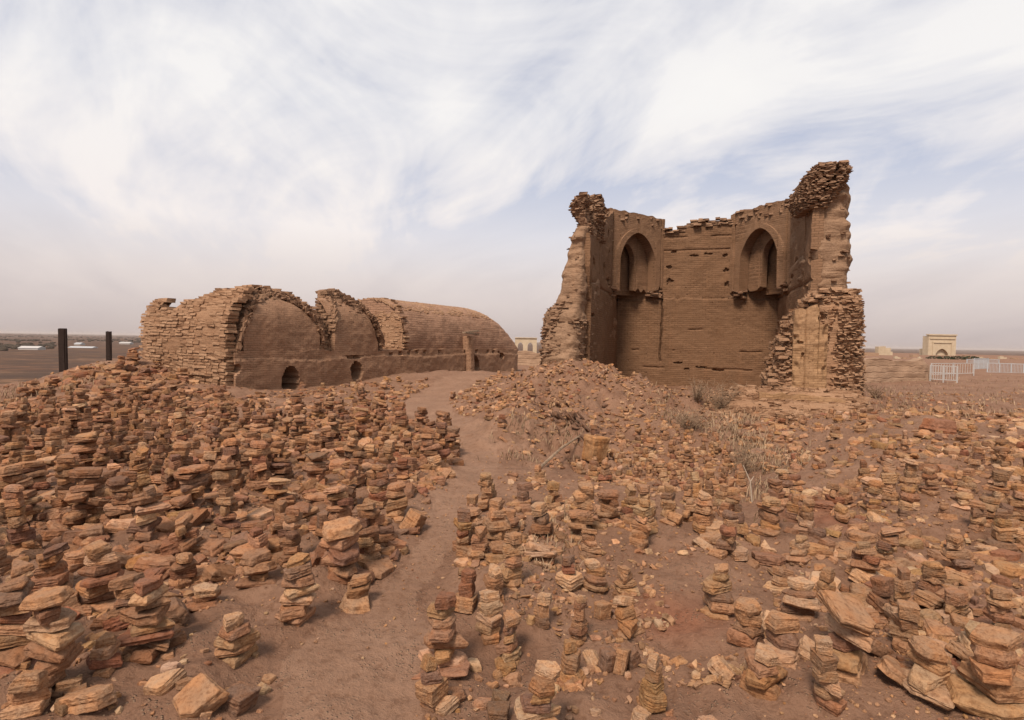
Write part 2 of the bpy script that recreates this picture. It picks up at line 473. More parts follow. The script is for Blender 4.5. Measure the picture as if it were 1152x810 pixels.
c1 = noise(nt, wisp(-25, 1.25, .75), 1.0, 9, .57, 1.2)
c2 = noise(nt, wisp(-40, 2.6, .8), 1.25, 9, .62, .8)
c3 = noise(nt, wisp(-20, 1.5, .8), .8, 3, .5, .2)
cl = math_(nt, 'ADD', math_(nt, 'ADD', math_(nt, 'MULTIPLY', c1, .52), math_(nt, 'MULTIPLY', c2, .20)), math_(nt, 'MULTIPLY', c3, .38))
cover = ramp(nt, cl, [(.45, (.20, .20, .20)), (.515, (.72, .72, .72)), (.575, (1, 1, 1))])
lowc = ramp(nt, sp.outputs[2], [(.10, (1, 1, 1)), (.34, (0, 0, 0))])
cover = math_(nt, 'MAXIMUM', cover, lowc)
shade = ramp(nt, cl, [(.42, (6.3, 6.23, 6.36)), (.54, (6.8, 6.7, 6.74)), (.66, (7.1, 7.0, 6.92))])
hz = ramp(nt, sp.outputs[2], [(.0, (.60, .515, .495)), (.06, (.78, .695, .665)), (.18, (1.02, .965, .94)), (.36, (1.02, 1.01, 1.0)), (.62, (.95, .955, .97)), (1.0, (.85, .86, .90))])
ccol = mixc(nt, 1.0, shade, hz, 'MULTIPLY')
skyc = mixc(nt, cover, mixc(nt, 1.0, mixc(nt, .5, sky.outputs[0], (4.9, 5.2, 6.6)), (.90, .89, .90), 'MULTIPLY'), ccol)
L(nt, skyc, bg.inputs['Color']); bg.inputs['Strength'].default_value = .10
L(nt, bg.outputs[0], out.inputs['Surface'])
world.cycles.sampling_method = 'MANUAL'; world.cycles.sample_map_resolution = 512

sd = bpy.data.lights.new('sun', 'SUN'); sd.energy = 3.5; sd.angle = R(14); sd.color = (1, .85, .72)
so = bpy.data.objects.new('sun', sd); COL.objects.link(so)
sdir = Vector((math.sin(SUN_AZ) * math.cos(SUN_EL), math.cos(SUN_AZ) * math.cos(SUN_EL), math.sin(SUN_EL)))
so.rotation_euler = sdir.to_track_quat('Z', 'Y').to_euler(); so.location = sdir * 60

vs = scene.view_settings
vs.view_transform = 'Standard'; vs.look = 'None'; vs.exposure = 0.40; vs.gamma = 1.0; vs.use_curve_mapping = False

#@@GROUND
# ------------------------------------------------------------------ ground and path (one grid, split where the path is trodden)
ys = [-14.0]
while ys[-1] < 14000:
    y = ys[-1]
    if y < 1.2: dy = .5
    elif y < 60: dy = max(.024, .0105 * y)
    else: dy = .055 * y
    ys.append(y + dy)
ys = np.array(ys)
kd = np.arange(-1.12, 1.121, .0037)
ko = 1.12 + np.cumsum(np.geomspace(.01, 1.2, 22))
ks = np.concatenate([-ko[::-1], kd, ko])
Y, K = np.meshgrid(ys, ks, indexing='ij')
X = np.clip(K * (np.maximum(Y, 0) + 1.2), -14500, 14500)
Z = H(X, Y)
GRID.update(ys=ys, ks=ks, Z=Z, PD=np.where(Y < 40, path_dist(X, Y), 9.0))
r_, c_ = X.shape
idx = np.arange(r_ * c_).reshape(r_, c_)
quads = np.stack([idx[:-1, :-1], idx[:-1, 1:], idx[1:, 1:], idx[1:, :-1]], -1).reshape(-1, 4)
cx = (X[:-1, :-1] + X[1:, 1:]).ravel() / 2; cy = (Y[:-1, :-1] + Y[1:, 1:]).ravel() / 2
pm = (path_dist(cx, cy) + .16 * fbm(cx * 2.2, cy * 2.2, 9.0, 3) < .02) & (cy < 24)
allv = np.stack([X, Y, Z], -1).reshape(-1, 3)


def mesh_from(name, verts, q, mat):
    used, inv = np.unique(q, return_inverse=True); q = inv.reshape(q.shape); v = verts[used]
    me = bpy.data.meshes.new(name)
    me.vertices.add(len(v)); me.vertices.foreach_set('co', v.astype(np.float32).ravel())
    me.loops.add(q.size); me.loops.foreach_set('vertex_index', q.astype(np.int32).ravel())
    me.polygons.add(len(q)); me.polygons.foreach_set('loop_start', np.arange(0, q.size, 4, dtype=np.int32))
    me.polygons.foreach_set('use_smooth', np.ones(len(q), bool))
    me.update(); me.validate(); me.materials.append(mat)
    o = bpy.data.objects.new(name, me); COL.objects.link(o); return o


tag(mesh_from('ground', allv, quads[~pm], M_GROUND), kind='structure')
tag(mesh_from('path', allv, quads[pm], M_PATH), kind='structure')

#@@STONES
# ------------------------------------------------------------------ stone shapes
def stone_mesh(seed, thick, hi):
    rg = np.random.default_rng(seed)
    k = rg.integers(4, 8)
    ang = np.sort((np.arange(k) + rg.uniform(-.42, .42, k)) / k * 2 * math.pi)
    rad = rg.uniform(.66, 1.0, k)
    sy = rg.uniform(.62, .95)
    pts = []
    for lev, sc in ((-1, rg.uniform(.84, 1.0)), (rg.uniform(-.5, .5), 1.0), (1, rg.uniform(.74, 1.0))):
        for a, r in zip(ang, rad):
            rr = r * sc * rg.uniform(.93, 1.05)
            pts.append((.5 * rr * math.cos(a), .5 * sy * rr * math.sin(a), lev * thick * .5 * rg.uniform(.72, 1.0)))
    bm = bmesh.new()
    for p in pts: bm.verts.new(p)
    res = bmesh.ops.convex_hull(bm, input=bm.verts)
    bmesh.ops.delete(bm, geom=[g for g in set(res['geom_interior'] + res['geom_unused']) if isinstance(g, bmesh.types.BMVert)], context='VERTS')
    bmesh.ops.dissolve_limit(bm, angle_limit=R(9), verts=bm.verts, edges=bm.edges)
    bmesh.ops.bevel(bm, geom=list(bm.edges), offset=.013 if hi else .02, segments=1, affect='EDGES', clamp_overlap=True, profile=.6)
    bmesh.ops.triangulate(bm, faces=bm.faces)
    if hi:
        for _ in range(4):
            long = [e for e in bm.edges if e.calc_length() > .085]
            if not long: break
            bmesh.ops.subdivide_edges(bm, edges=long, cuts=1)
            bmesh.ops.triangulate(bm, faces=[f for f in bm.faces if len(f.verts) > 3])
        bm.normal_update()
        V = np.array([v.co for v in bm.verts]); Nn = np.array([v.normal for v in bm.verts])
        o = seed * 3.7
        d = .013 * fbm(V[:, 0] * 4 + o, V[:, 1] * 4, V[:, 2] * 5, 2) + .009 * fbm(V[:, 0] * 15 + o, V[:, 1] * 15, V[:, 2] * 22, 2)
        side = 1 - np.abs(Nn[:, 2])
        d = d + side * .026 * vnoise(V[:, 0] * 2 + o, V[:, 1] * 2, V[:, 2] * 26)
        # chipped corners
        d = d - .05 * np.clip(fbm(V[:, 0] * 3 + o, V[:, 1] * 3 + 9, V[:, 2] * 3, 2) - .55, 0, 1)
        V = V + Nn * d[:, None]
        for v, c in zip(bm.verts, V): v.co = c
    else:
        for v in bm.verts: v.co += Vector(rg.uniform(-.02, .02, 3))
    V = np.array([v.co for v in bm.verts])
    V[:, :2] /= (V[:, 0].max() - V[:, 0].min()); V[:, 2] -= (V[:, 2].max() + V[:, 2].min()) / 2
    for v, c in zip(bm.verts, V): v.co = c
    bm.normal_update()
    me = bpy.data.meshes.new('stone'); bm.to_mesh(me); bm.free()
    th = float(V[:, 2].max() - V[:, 2].min())
    me.polygons.foreach_set('use_smooth', np.ones(len(me.polygons), bool)); me.set_sharp_from_angle(angle=R(24))
    me.materials.append(M_STONE)
    return me, th


HI, LO = [], []
for i in range(30):
    HI.append(stone_mesh(100 + i, (.19, .24, .29, .35, .43, .58)[i % 6], True))
for i in range(24):
    LO.append(stone_mesh(300 + i, (.17, .22, .27, .33, .42, .6)[i % 6], False))
HI_TH = np.array([t for _, t in HI]); LO_TH = np.array([t for _, t in LO])


def mesh_arrays(me):
    v = np.empty(len(me.vertices) * 3); me.vertices.foreach_get('co', v)
    return v.reshape(-1, 3), [tuple(p.vertices) for p in me.polygons]


LO_A = [mesh_arrays(m) for m, _ in LO]
HI_A = [mesh_arrays(m) for m, _ in HI]

HUES = {'tan': (.31, .183, .106), 'pale': (.395, .256, .16), 'reddish': (.22, .108, .066), 'ochre': (.305, .175, .088),
        'grey-brown': (.195, .118, .08), 'brown': (.235, .134, .08)}


def hue(rg, weights):
    k = rg.choice(list(HUES), p=np.array(weights) / sum(weights))
    c = np.array(HUES[k]) * rg.uniform(.85, 1.12) * (1 + rg.uniform(-.04, .04, 3))
    if weights is W_LEFT: c = c * (.94, .90, .90)
    return k, np.clip(c, 0, 1)


W_LEFT = (7, 1.6, .7, .7, 2.2, 6); W_RIGHT = (8, 3.2, .8, 1.6, 1.4, 4)


def make_stack(rg, x, y, h, w, n=None, weights=W_RIGHT, cap=None, pairs=.0, lean=None, taper=None):
    """stones of one cairn, bottom to top: (shape index, 4x4 matrix, hue name, colour)"""
    z0 = h1(x, y) - .02
    n = n or int(np.clip(round(h / rg.uniform(.05, .085)), 2, 9))
    taper = taper if taper is not None else rg.uniform(.5, .8)
    ls = lean if lean is not None else rg.uniform(-.10, .10, 2)
    th = rg.uniform(.7, 1.3, n); th = th / th.sum() * h
    out, z, yaw0 = [], z0, rg.uniform(0, 6.28)
    ox = oy = 0
    for i in range(n):
        f = i / max(n - 1, 1)
        wl = w * (1 - (1 - taper) * f) * rg.uniform(.82, 1.18)
        t = th[i] * 1.12
        ox += rg.normal(0, .035 * w); oy += rg.normal(0, .035 * w)
        pair = i < n - 1 and i < n * .7 and w > .17 and rg.random() < pairs
        pa = rg.uniform(0, 6.28)
        for q in ((-1, 1) if pair else (0,)):
            wi = wl * (rg.uniform(.55, .72) if pair else 1)
            cand = np.abs(HI_TH * wi - t) + rg.uniform(0, .035, len(HI_TH))
            j = int(np.argmin(cand))
            sz = np.clip(t / HI_TH[j], .5 * wi, 1.9 * wi)
            yaw = yaw0 + rg.uniform(-.9, .9) + (math.pi if rg.random() < .5 else 0)
            tl = (.05 + .05 * f) * (1.4 if pair else 1)
            rot = Euler((rg.normal(0, tl) + ls[1], rg.normal(0, tl) + ls[0], yaw)).to_matrix().to_4x4()
            hh = HI_TH[j] * sz
            px_, py_ = q * wl * .30 * math.cos(pa), q * wl * .30 * math.sin(pa)
            m = Matrix.Translation((x + ox + px_ + ls[0] * (z - z0) * .9, y + oy + py_ - ls[1] * (z - z0) * .9, z + hh * .46)) @ rot @ Matrix.Diagonal((wi, wi * rg.uniform(.85, 1.1), sz, 1))
            hn, c = hue(rg, weights)
            if i == n - 1 and cap: hn, c = cap, np.array(HUES[cap]) * rg.uniform(.95, 1.1)
            if q < 1 and pair: out.append((j, m, hn, c))
        out.append((j, m, hn, c)); z += hh * .90
    return out


def apply(m, v):
    M = np.array(m); return v @ M[:3, :3].T + M[:3, 3]


#@@RUIN
# ------------------------------------------------------------------ shared wall builders
def panel(mb, xs, lo, hi, place, depth, dz=.05, relief=None, tint=.5):
    """solid panel whose front is a relief grid between lo(x) and hi(x); place(x, depth, z) -> world"""
    xs = np.asarray(xs); lo = np.asarray(lo); hi = np.asarray(hi)
    m = max(2, int((hi - lo).max() / dz))
    T = np.linspace(0, 1, m + 1)
    Xg = np.repeat(xs[:, None], m + 1, 1); Zg = lo[:, None] + (hi - lo)[:, None] * T
    D = relief(Xg, Zg) if relief else np.zeros_like(Xg)
    P = place(Xg, D, Zg); Q = place(Xg, np.full_like(D, depth), Zg)
    mb.grid(P, tint=tint); mb.grid(Q, tint=tint, flip=True)
    for a, b in ((P[:, -1], Q[:, -1]), (Q[:, 0], P[:, 0]), (P[0], Q[0])[::-1], (P[-1], Q[-1])):
        mb.grid(np.stack([a, b], 1), tint=tint)


def rings(mb, keys, place, dz=.06, n=72, amp=.08, seed=0.0, strat=.05, tint=.5, top=True, hf=.02):
    """eroded mass: keys = (z, x0, x1, d0, d1) rectangles interpolated over z, rounded corners, layered erosion"""
    keys = np.array(keys, float)
    zs = np.arange(keys[0, 0], keys[-1, 0] + 1e-6, dz)
    q = np.linspace(0, 2 * math.pi, n, endpoint=False)
    ca, sa = np.cos(q), np.sin(q)
    e = .32
    ux = np.sign(ca) * np.abs(ca) ** e; uy = np.sign(sa) * np.abs(sa) ** e
    P = []
    for z in zs:
        x0, x1, d0, d1 = [np.interp(z, keys[:, 0], keys[:, i]) for i in (1, 2, 3, 4)]
        x = (x0 + x1) / 2 + ux * (x1 - x0) / 2; d = (d0 + d1) / 2 + uy * (d1 - d0) / 2
        nz = amp * fbm(x * 1.1 + seed, d * 1.1, z * 1.2, 3) + strat * vnoise(x * 1.3, d * 1.3 + seed, z * 6.5) + hf * vnoise(x * 9, d * 9, z * 12 + seed)
        P.append(place(x + ca * nz, d + sa * nz, np.full(n, z)))
    P = np.array(P); mb.grid(P, True, tint)
    if top: mb.add(P[-1], [tuple(range(n))], tint)


def ring_bricks(mb, keys, place, z0, z1, course=.056, L_=.165, amp=.08, seed=0.0, miss=.08, out=.03, prob=None, tint=(.2, .8), jit=.42):
    """brick skin round the same rectangles"""
    keys = np.array(keys, float)
    z = z0; e = .32
    up = np.array((0, 0, 1.0))
    while z < z1:
        x0, x1, d0, d1 = [np.interp(z, keys[:, 0], keys[:, i]) for i in (1, 2, 3, 4)]
        q = np.linspace(0, 2 * math.pi, 400, endpoint=False); ca, sa = np.cos(q), np.sin(q)
        x = (x0 + x1) / 2 + np.sign(ca) * np.abs(ca) ** e * (x1 - x0) / 2; d = (d0 + d1) / 2 + np.sign(sa) * np.abs(sa) ** e * (d1 - d0) / 2
        W = place(x, d, np.full_like(x, z))
        seg = np.linalg.norm(np.diff(np.vstack([W, W[:1]]), axis=0), axis=1); cum = np.concatenate([[0], np.cumsum(seg)])
        s = RNG.uniform(0, L_)
        while s < cum[-1]:
            l = L_ * RNG.uniform(.55, 1.15)
            i = min(np.searchsorted(cum, s + l / 2) - 1, 399) % 400
            p = W[i]; tng = W[(i + 3) % 400] - W[i - 3]; tng[2] = 0; tng /= np.linalg.norm(tng) + 1e-9
            nrm = np.array((tng[1], -tng[0], 0))
            if RNG.random() > miss and (prob is None or RNG.random() < prob(x[i], d[i], z)):
                nz = amp * 1.0 * n1((x[i] + d[i]) * 1.1 + seed * 9, z * 1.2) + RNG.normal(0, out * .65)
                a = RNG.normal(0, .16); t2 = tng + a * nrm
                w = up + RNG.normal(0, .09) * tng + RNG.normal(0, .06) * nrm
                mb.box(p + nrm * (nz - .098), t2, nrm, w, l * .98, .24, course * RNG.uniform(.7, .92), jit, RNG.uniform(*tint))
            s += l + .01
        z += course * RNG.uniform(.92, 1.08)


# ------------------------------------------------------------------ the roofless brick ruin
AX = R(17.7); SA, CA = math.sin(AX), math.cos(AX)


def RL(x, d, z):
    x, d, z = np.broadcast_arrays(np.asarray(x, float), np.asarray(d, float), np.asarray(z, float))
    return np.stack([SA * d + CA * x, CA * d - SA * x, z], -1)


ruin_loc = RL(0, 20, 0)
ruin = empty('roofless_ruin', ruin_loc, 'tall roofless mud-brick ruin with two pointed arched niches and ragged piers', 'ruin')

# back wall
mb = MB()
xs = np.arange(-3.02, 3.021, .034)
topx = [-3.1, -2.4, -1.6, -1.25, -.85, -.4, .2, .9, 1.6, 2.3, 2.7, 3.1]; topz = [6.8, 6.8, 6.55, 6.3, 6.34, 6.55, 6.62, 6.55, 6.6, 6.8, 6.95, 7.0]
hi = np.interp(xs, topx, topz) - .16 + .05 * vnoise(xs * 4, 0 * xs, 3)
lo = np.full_like(xs, -.5)


def back_relief(x, z):
    r = .03 * fbm(x * .8, z * .8, 2) + .008 * fbm(x * 6, z * 9, 4)
    r += .035 * (z > 3.52 + .02 * vnoise(x * 2, 0 * x, 1)) - .0
    r += .05 * np.exp(-((z - 3.50 - .015 * vnoise(x * 3, 0 * x, 5)) / .03) ** 2) * (vnoise(x * 1.5, 0 * x, 8) > -.5)
    for zz, th in ((5.42, .1), (4.95, .25), (2.3, .4), (1.45, .3), (.75, -.3), (5.95, .0)):
        r += .05 * np.exp(-((z - zz - .02 * vnoise(x * 2.5, 0 * x, zz)) / .028) ** 2) * (vnoise(x * 1.3, 0 * x, zz * 3) > th)
    wx = -1.28 + .05 * vnoise(z * 2.1, 0 * z, 3) + .03 * vnoise(z * 7, 0 * z, 3)
    r += .16 * np.exp(-((x - wx) / .026) ** 2) * (z < 3.5) * (z > 1.0)
    for _x, _z, _w, _h in ((-.85, 5.35, .10, .05), (-.1, 5.2, .16, .035), (.45, 5.25, .12, .03), (-1.0, 4.2, .16, .10), (1.1, 4.6, .10, .08), (1.05, 5.2, .08, .07),
                           (.3, .8, .25, .03), (-.6, .95, .22, .03), (.9, .7, .2, .04), (-.2, .72, .1, .035), (1.2, 4.05, .12, .14), (-1.02, 4.75, .08, .08)):
        r += .10 * ((np.abs((x - _x) / _w) ** 2 + np.abs((z - _z) / _h) ** 2) < 1 + 1.1 * vnoise(x * 9, z * 14, 2))
    return r


panel(mb, xs, lo, hi, lambda x, d, z: RL(x, 23.6 + d, z), 1.0, .034, back_relief)
mb.build('back_wall', M_PLASTER, ruin, True, 50)
mb = MB()       # broken brick courses along its top
for row in range(4):
    x = -3.1
    while x < 3.15:
        l = RNG.uniform(.16, .3); t = np.interp(x, topx, topz)
        if RNG.random() < (.98, .95, .7, .38)[row]:
            for dd in (.1, .4, .7):
                mb.box(RL(x + l / 2, 23.6 + dd + RNG.normal(.02, .04), t - .19 + row * .075 + .03 * RNG.normal()), RL(1, 0, 0) + RL(0, .2 * RNG.normal(), 0) * .3, RL(0, 1, 0), (0, 0, 1), l, .32, .068, .25, RNG.uniform(.1, .9))
        x += l
mb.build('broken_top_course', M_BRICK, ruin)

# side walls: plastered inner faces
for side in (-1, 1):
    mb = MB()
    ds = np.arange(16.7 if side < 0 else 17.5, 24.3, .05)
    if side < 0:
        hi = np.interp(ds, [16.5, 17.2, 18.5, 20, 21.4, 23.7], [5.0, 5.15, 5.5, 6.1, 6.7, 6.75]) - .1
        lo = np.interp(ds, [16.5, 17.0, 17.01, 24], [4.6, 3.0, -.4, -.4])
    else:
        hi = np.interp(ds, [17.4, 18.2, 19.5, 24], [5.6, 6.3, 6.75, 6.9]) - .1
        lo = np.full_like(ds, -.4)
    hi = hi + .05 * vnoise(ds * 4, 0 * ds, side)

    def srel(d, z, side=side):
        r = .04 * fbm(d * .9, z * .9, 5 + side) + .01 * fbm(d * 6, z * 8, 2)
        r += .07 * np.exp(-((z - 3.5 - .04 * vnoise(d * 1.4, 0 * d, 2)) / .035) ** 2)
        r += .10 * (np.abs(d - (18.6 + .03 * vnoise(z * 3, 0 * z, 7))) < .035) * (z > 3.4)
        for _d, _z, _w, _h in ((17.6, 4.2, .22, .22), (17.5, 2.55, .32, .05), (19.8, 4.3, .14, .2), (20.6, 5.0, .16, .12), (20.7, 3.9, .3, .16), (20.4, 5.6, .12, .16)):
            r += .18 * ((np.abs((d - _d) / _w) ** 2 + np.abs((z - _z) / _h) ** 2) < 1 + .7 * vnoise(d * 9, z * 9, 4))
        return r
    panel(mb, ds, lo, hi, lambda d, r, z, side=side: RL(side * (3.0 + r), d, z), .30, .05, srel)
    mb.build('side_wall', M_PLASTER if side < 0 else M_PLASTER_M, ruin, True, 50)  # shaded left and lit right inner faces are put into the plaster colour

# corner squinches: two nested pointed arches across each rear corner
def arch_lo(x, half, spring, rise, bottom):
    a = np.clip(np.abs(x) / half, 0, 1)
    return np.where(np.abs(x) < half, spring + rise * np.power(np.maximum(1 - a ** 1.75, 0), .62), bottom)


for side in (-1, 1):
    sq = None
    p0 = np.array((side * 3.03, 21.25)); p1 = np.array((side * 1.2, 23.63))
    ex = (p1 - p0) / np.linalg.norm(p1 - p0); W_ = np.linalg.norm(p1 - p0); back = np.array((side * .79, .61))

    def place(x, d, z, off=0.0):
        b = p0[None] if False else p0
        return RL(b[0] + ex[0] * (x + W_ / 2) + back[0] * (d + off), b[1] + ex[1] * (x + W_ / 2) + back[1] * (d + off), z)
    mb = MB()
    xs = np.linspace(-W_ / 2, W_ / 2, 121)
    bot = 3.72 + .16 * vnoise(xs * 5, 0 * xs, 4 + side) + .12 * (np.abs(xs) > 1.2)
    tz = 6.62 + (.12 if side > 0 else .05) + .06 * vnoise(xs * 4, 0 * xs, 6 + side)
    half = 0.98 if side < 0 else .92

    def prel(x, z):
        r = .008 * fbm(x * 5, z * 6, 3) + .015 * fbm(x * 1.2, z * 1.2, 9)
        # a raised band follows the arch inside a rectangular frame
        alo = arch_lo(x, half + .26, 4.95, 1.18, 9.0)
        r += .04 * ((z > alo) | (np.abs(x) > half + .26))
        r += .06 * (np.abs(np.abs(x) - (half + .36)) < .03)
        r += .05 * (np.abs(x - .0) < .018) * (z > 5.9)
        return r
    panel(mb, xs, arch_lo(xs, half, 4.85, 1.10, bot), tz, place, .42, .04, prel)
    o = mb.build('arched_niche', M_PLASTER_M, ruin, True, 45)
    # inner, smaller arch set deeper, off centre towards the side wall
    mb = MB()
    xs2 = np.linspace(-half - .25, half + .25, 101)
    cxn = -.16 if side < 0 else -.16
    b2 = 3.82 + .1 * vnoise(xs2 * 6, 0 * xs2, 14 + side)
    panel(mb, xs2, np.where(np.abs(xs2 - cxn) < .42, arch_lo(xs2 - cxn, .42, 4.95, .62, b2), b2), np.full_like(xs2, 6.45),
          lambda x, d, z: place(x, d, z, .46), .26, .04, lambda x, z: .01 * fbm(x * 5, z * 6, 3) + .05 * (np.abs(np.abs(x - cxn) - .55) < .02))
    mb.build('inner_arch', M_PLASTER_M, ruin, True, 45)
    mb = MB()
    xs3 = np.linspace(-half - .1, half + .1, 40)
    panel(mb, xs3, np.full_like(xs3, 3.62), np.full_like(xs3, 6.4), lambda x, d, z: place(x, d, z, .92), .1, .06,
          lambda x, z: .02 * fbm(x * 4, z * 4, 6) + .05 * (np.abs(vnoise(x * 3, z * .3, 2)) < .06))
    mb.build('niche_back', M_PLASTER, ruin, True, 45)
    mb = MB()   # brick fill over the corner
    for zz in np.arange(6.35, 6.75 if side > 0 else 6.62, .08):
        for _ in range(40):
            a, b = RNG.uniform(-W_ / 2 + .05, W_ / 2 - .05), RNG.uniform(.15, 1.35)
            if b > 1.35 - abs(a) * .9: continue
            mb.box(place(np.array(a), np.array(b), np.array(zz)), RL(1, 0, 0), RL(0, 1, 0), (0, 0, 1), .34, .34, .075, .2, RNG.uniform(.1, .9))
    mb.build('corner_brickwork', M_BRICK, ruin); mb = MB()
    for _ in range(46):   # broken stubs below the hanging legs of the panel
        sx = RNG.choice((-1, 1)); a = sx * RNG.uniform(half + .02, W_ / 2); b = RNG.uniform(.05, .5)
        mb.box(place(np.array(a), np.array(b), np.array(3.72 + RNG.uniform(-.22, .12))), RL(1, .4 * RNG.normal(), 0), RL(0, 1, 0), (0, 0, 1), RNG.uniform(.12, .26), .2, .06, .25, RNG.uniform(0, .6))
    mb.build('broken_underside', M_BRICK, ruin)

# left pier (end of the left wall) and wall mass
kl = [(-.5, -4.5, -3.08, 15.7, 24.6), (1.0, -4.42, -3.08, 16.05, 24.6), (2.0, -4.40, -3.08, 16.2, 24.6), (2.6, -4.25, -3.08, 16.35, 24.5), (2.9, -3.98, -3.08, 16.45, 24.5),
      (4.2, -3.75, -3.08, 16.5, 24.4), (4.8, -3.58, -3.08, 16.55, 24.4), (5.15, -3.36, -3.08, 16.75, 24.4), (5.5, -3.36, -3.08, 18.2, 24.4), (6.0, -3.5, -3.08, 19.8, 24.4), (6.7, -3.6, -3.08, 21.4, 24.4)]
mb = MB(); rings(mb, kl, RL, amp=.12, seed=3, n=220, strat=.06, hf=.03, dz=.045)
mb.build('left_pier', M_ADOBE, ruin, True, 60)
mb = MB()
ring_bricks(mb, kl, RL, -.2, 2.95, amp=.1, seed=3, miss=.10, out=.05, prob=lambda x, d, z: 1.0 if (d < 17.6 or x < -3.6) and not (x > -3.5 and z > 2.4) else 0.0)
ring_bricks(mb, kl, RL, 2.95, 5.1, amp=.1, seed=3, miss=.3, out=.03, prob=lambda x, d, z: (.05 if d < 17.6 else 0.0))
ring_bricks(mb, kl, RL, 4.95, 6.7, amp=.05, seed=3, miss=.2, out=.03, prob=lambda x, d, z: .9)
mb.build('pier_brickwork', M_BRICK, ruin)
mb = MB()      # ragged lumps left standing on its top


def lump(mb, keys, seed, out=.045):
    rings(mb, keys, RL, amp=.12, seed=seed, n=64, dz=.04, hf=.04)
    ring_bricks(mb, keys, RL, keys[0][0], keys[-1][0], course=.045, L_=.14, amp=.12, seed=seed, miss=.05, out=out, tint=(.1, .7))
    z, x0, x1, d0, d1 = keys[-1]
    for _ in range(int(40 * (x1 - x0) * (d1 - d0) / .3)):
        mb.box(RL(RNG.uniform(x0, x1), RNG.uniform(d0, d1), z + RNG.uniform(-.05, .05)), RL(1, RNG.normal() * .3, 0), RL(0, 1, 0), (0, 0, 1), .22, .2, .06, .3, RNG.uniform(.1, .8))


lump(mb, [(4.95, -3.30, -3.1, 16.8, 17.5), (5.2, -3.34, -3.08, 16.75, 17.6), (5.38, -3.46, -3.12, 16.7, 17.5), (5.62, -3.60, -3.16, 16.65, 17.5), (5.8, -3.58, -3.18, 16.65, 17.4), (5.92, -3.5, -3.1, 16.65, 17.4), (6.02, -3.42, -3.16, 16.7, 17.3)], 21, .03)
lump(mb, [(5.0, -3.4, -3.0, 17.5, 19.0), (5.7, -3.36, -2.98, 17.7, 18.9), (6.2, -3.28, -2.98, 18.0, 18.8), (6.3, -3.25, -3.0, 18.1, 18.7)], 23)
mb.build('pier_cap', M_BRICK, ruin)

# right pier
kr = [(-.5, 3.08, 4.3, 17.2, 24.6), (2.8, 3.08, 4.2, 17.4, 24.6), (3.3, 3.08, 4.1, 17.45, 24.6), (4.4, 3.06, 4.06, 17.5, 24.6), (5.2, 3.06, 3.98, 17.5, 24.6),
      (5.8, 3.06, 3.93, 17.5, 24.6), (6.15, 3.06, 3.86, 17.5, 24.6), (6.5, 3.08, 3.6, 18.0, 24.6), (6.9, 3.1, 3.6, 19.0, 24.6)]
mb = MB(); rings(mb, kr, RL, amp=.15, seed=9, n=220, strat=.085, hf=.03, dz=.045)
mb.build('right_pier', M_ADOBE, ruin, True, 60)
mb = MB()
ring_bricks(mb, kr, RL, 2.9, 6.1, amp=.1, seed=9, miss=.2, out=.03, prob=lambda x, d, z: (.05 if d < 18.4 else 0.0) if x > 3.2 else (.5 if d < 17.9 and z < 4.2 else .0))
ring_bricks(mb, kr, RL, 6.0, 6.95, amp=.05, seed=9, miss=.1, out=.04, prob=lambda x, d, z: .95)
mb.build('pier_brickwork', M_BRICK, ruin)
mb = MB()
lump(mb, [(5.5, 2.86, 3.3, 17.5, 18.4), (5.75, 2.78, 3.4, 17.4, 18.6), (6.0, 2.84, 3.62, 17.35, 18.9), (6.2, 2.88, 3.76, 17.35, 19.0), (6.4, 2.94, 3.84, 17.35, 18.9), (6.55, 3.02, 3.84, 17.35, 18.6), (6.64, 3.15, 3.76, 17.4, 18.2)], 31, .025)
lump(mb, [(5.7, 2.9, 3.1, 18.4, 19.6), (6.1, 2.84, 3.1, 18.4, 20.0), (6.4, 2.9, 3.2, 18.4, 20.4)], 33, .03)
mb.build('pier_cap', M_BRICK, ruin)

# lower jamb of the lost front, with its plaster pilaster and stepped plinth
kj = [(-.4, 1.7, 3.95, 15.1, 17.6), (.6, 1.85, 3.9, 15.3, 17.6), (1.2, 2.0, 3.88, 15.35, 17.6), (2.0, 2.22, 3.86, 15.4, 17.6), (2.55, 2.5, 3.85, 15.4, 17.6), (2.85, 2.75, 3.82, 15.5, 17.6), (3.05, 3.0, 3.78, 15.7, 17.6)]
mb = MB(); rings(mb, kj, RL, amp=.06, seed=14, n=120)
ring_bricks(mb, kj, RL, 0, 3.1, amp=.06, seed=14, miss=.08, out=.03, L_=.13, course=.05, prob=lambda x, d, z: 1 if d < 17.2 else 0, tint=(.35, 1.0))
for _ in range(140):
    t = RNG.random(); z = .7 + 2.3 * t; x = np.interp(z, [a[0] for a in kj], [a[1] for a in kj])
    mb.box(RL(x + RNG.uniform(-.08, .1), RNG.uniform(15.4, 17.2), z + .05), RL(1, RNG.normal() * .3, 0), RL(0, 1, 0), (0, 0, 1), .2, .2, .07, .3, RNG.uniform(.4, 1))
for _ in range(110):
    mb.box(RL(RNG.uniform(2.9, 3.7), RNG.uniform(15.6, 17.4), 3.02 + RNG.uniform(-.04, .1)), RL(1, RNG.normal() * .3, 0), RL(0, 1, 0), (0, 0, 1), .22, .2, .07, .3, RNG.uniform(.4, 1))
mb.build('front_jamb', M_BRICK_O, ruin)
mb = MB()
xs = np.linspace(2.30, 3.05, 60)
zt = 2.55 + .25 * (xs - 2.3) - .5 * (xs > 2.84) + .05 * vnoise(xs * 9, 0 * xs, 2)
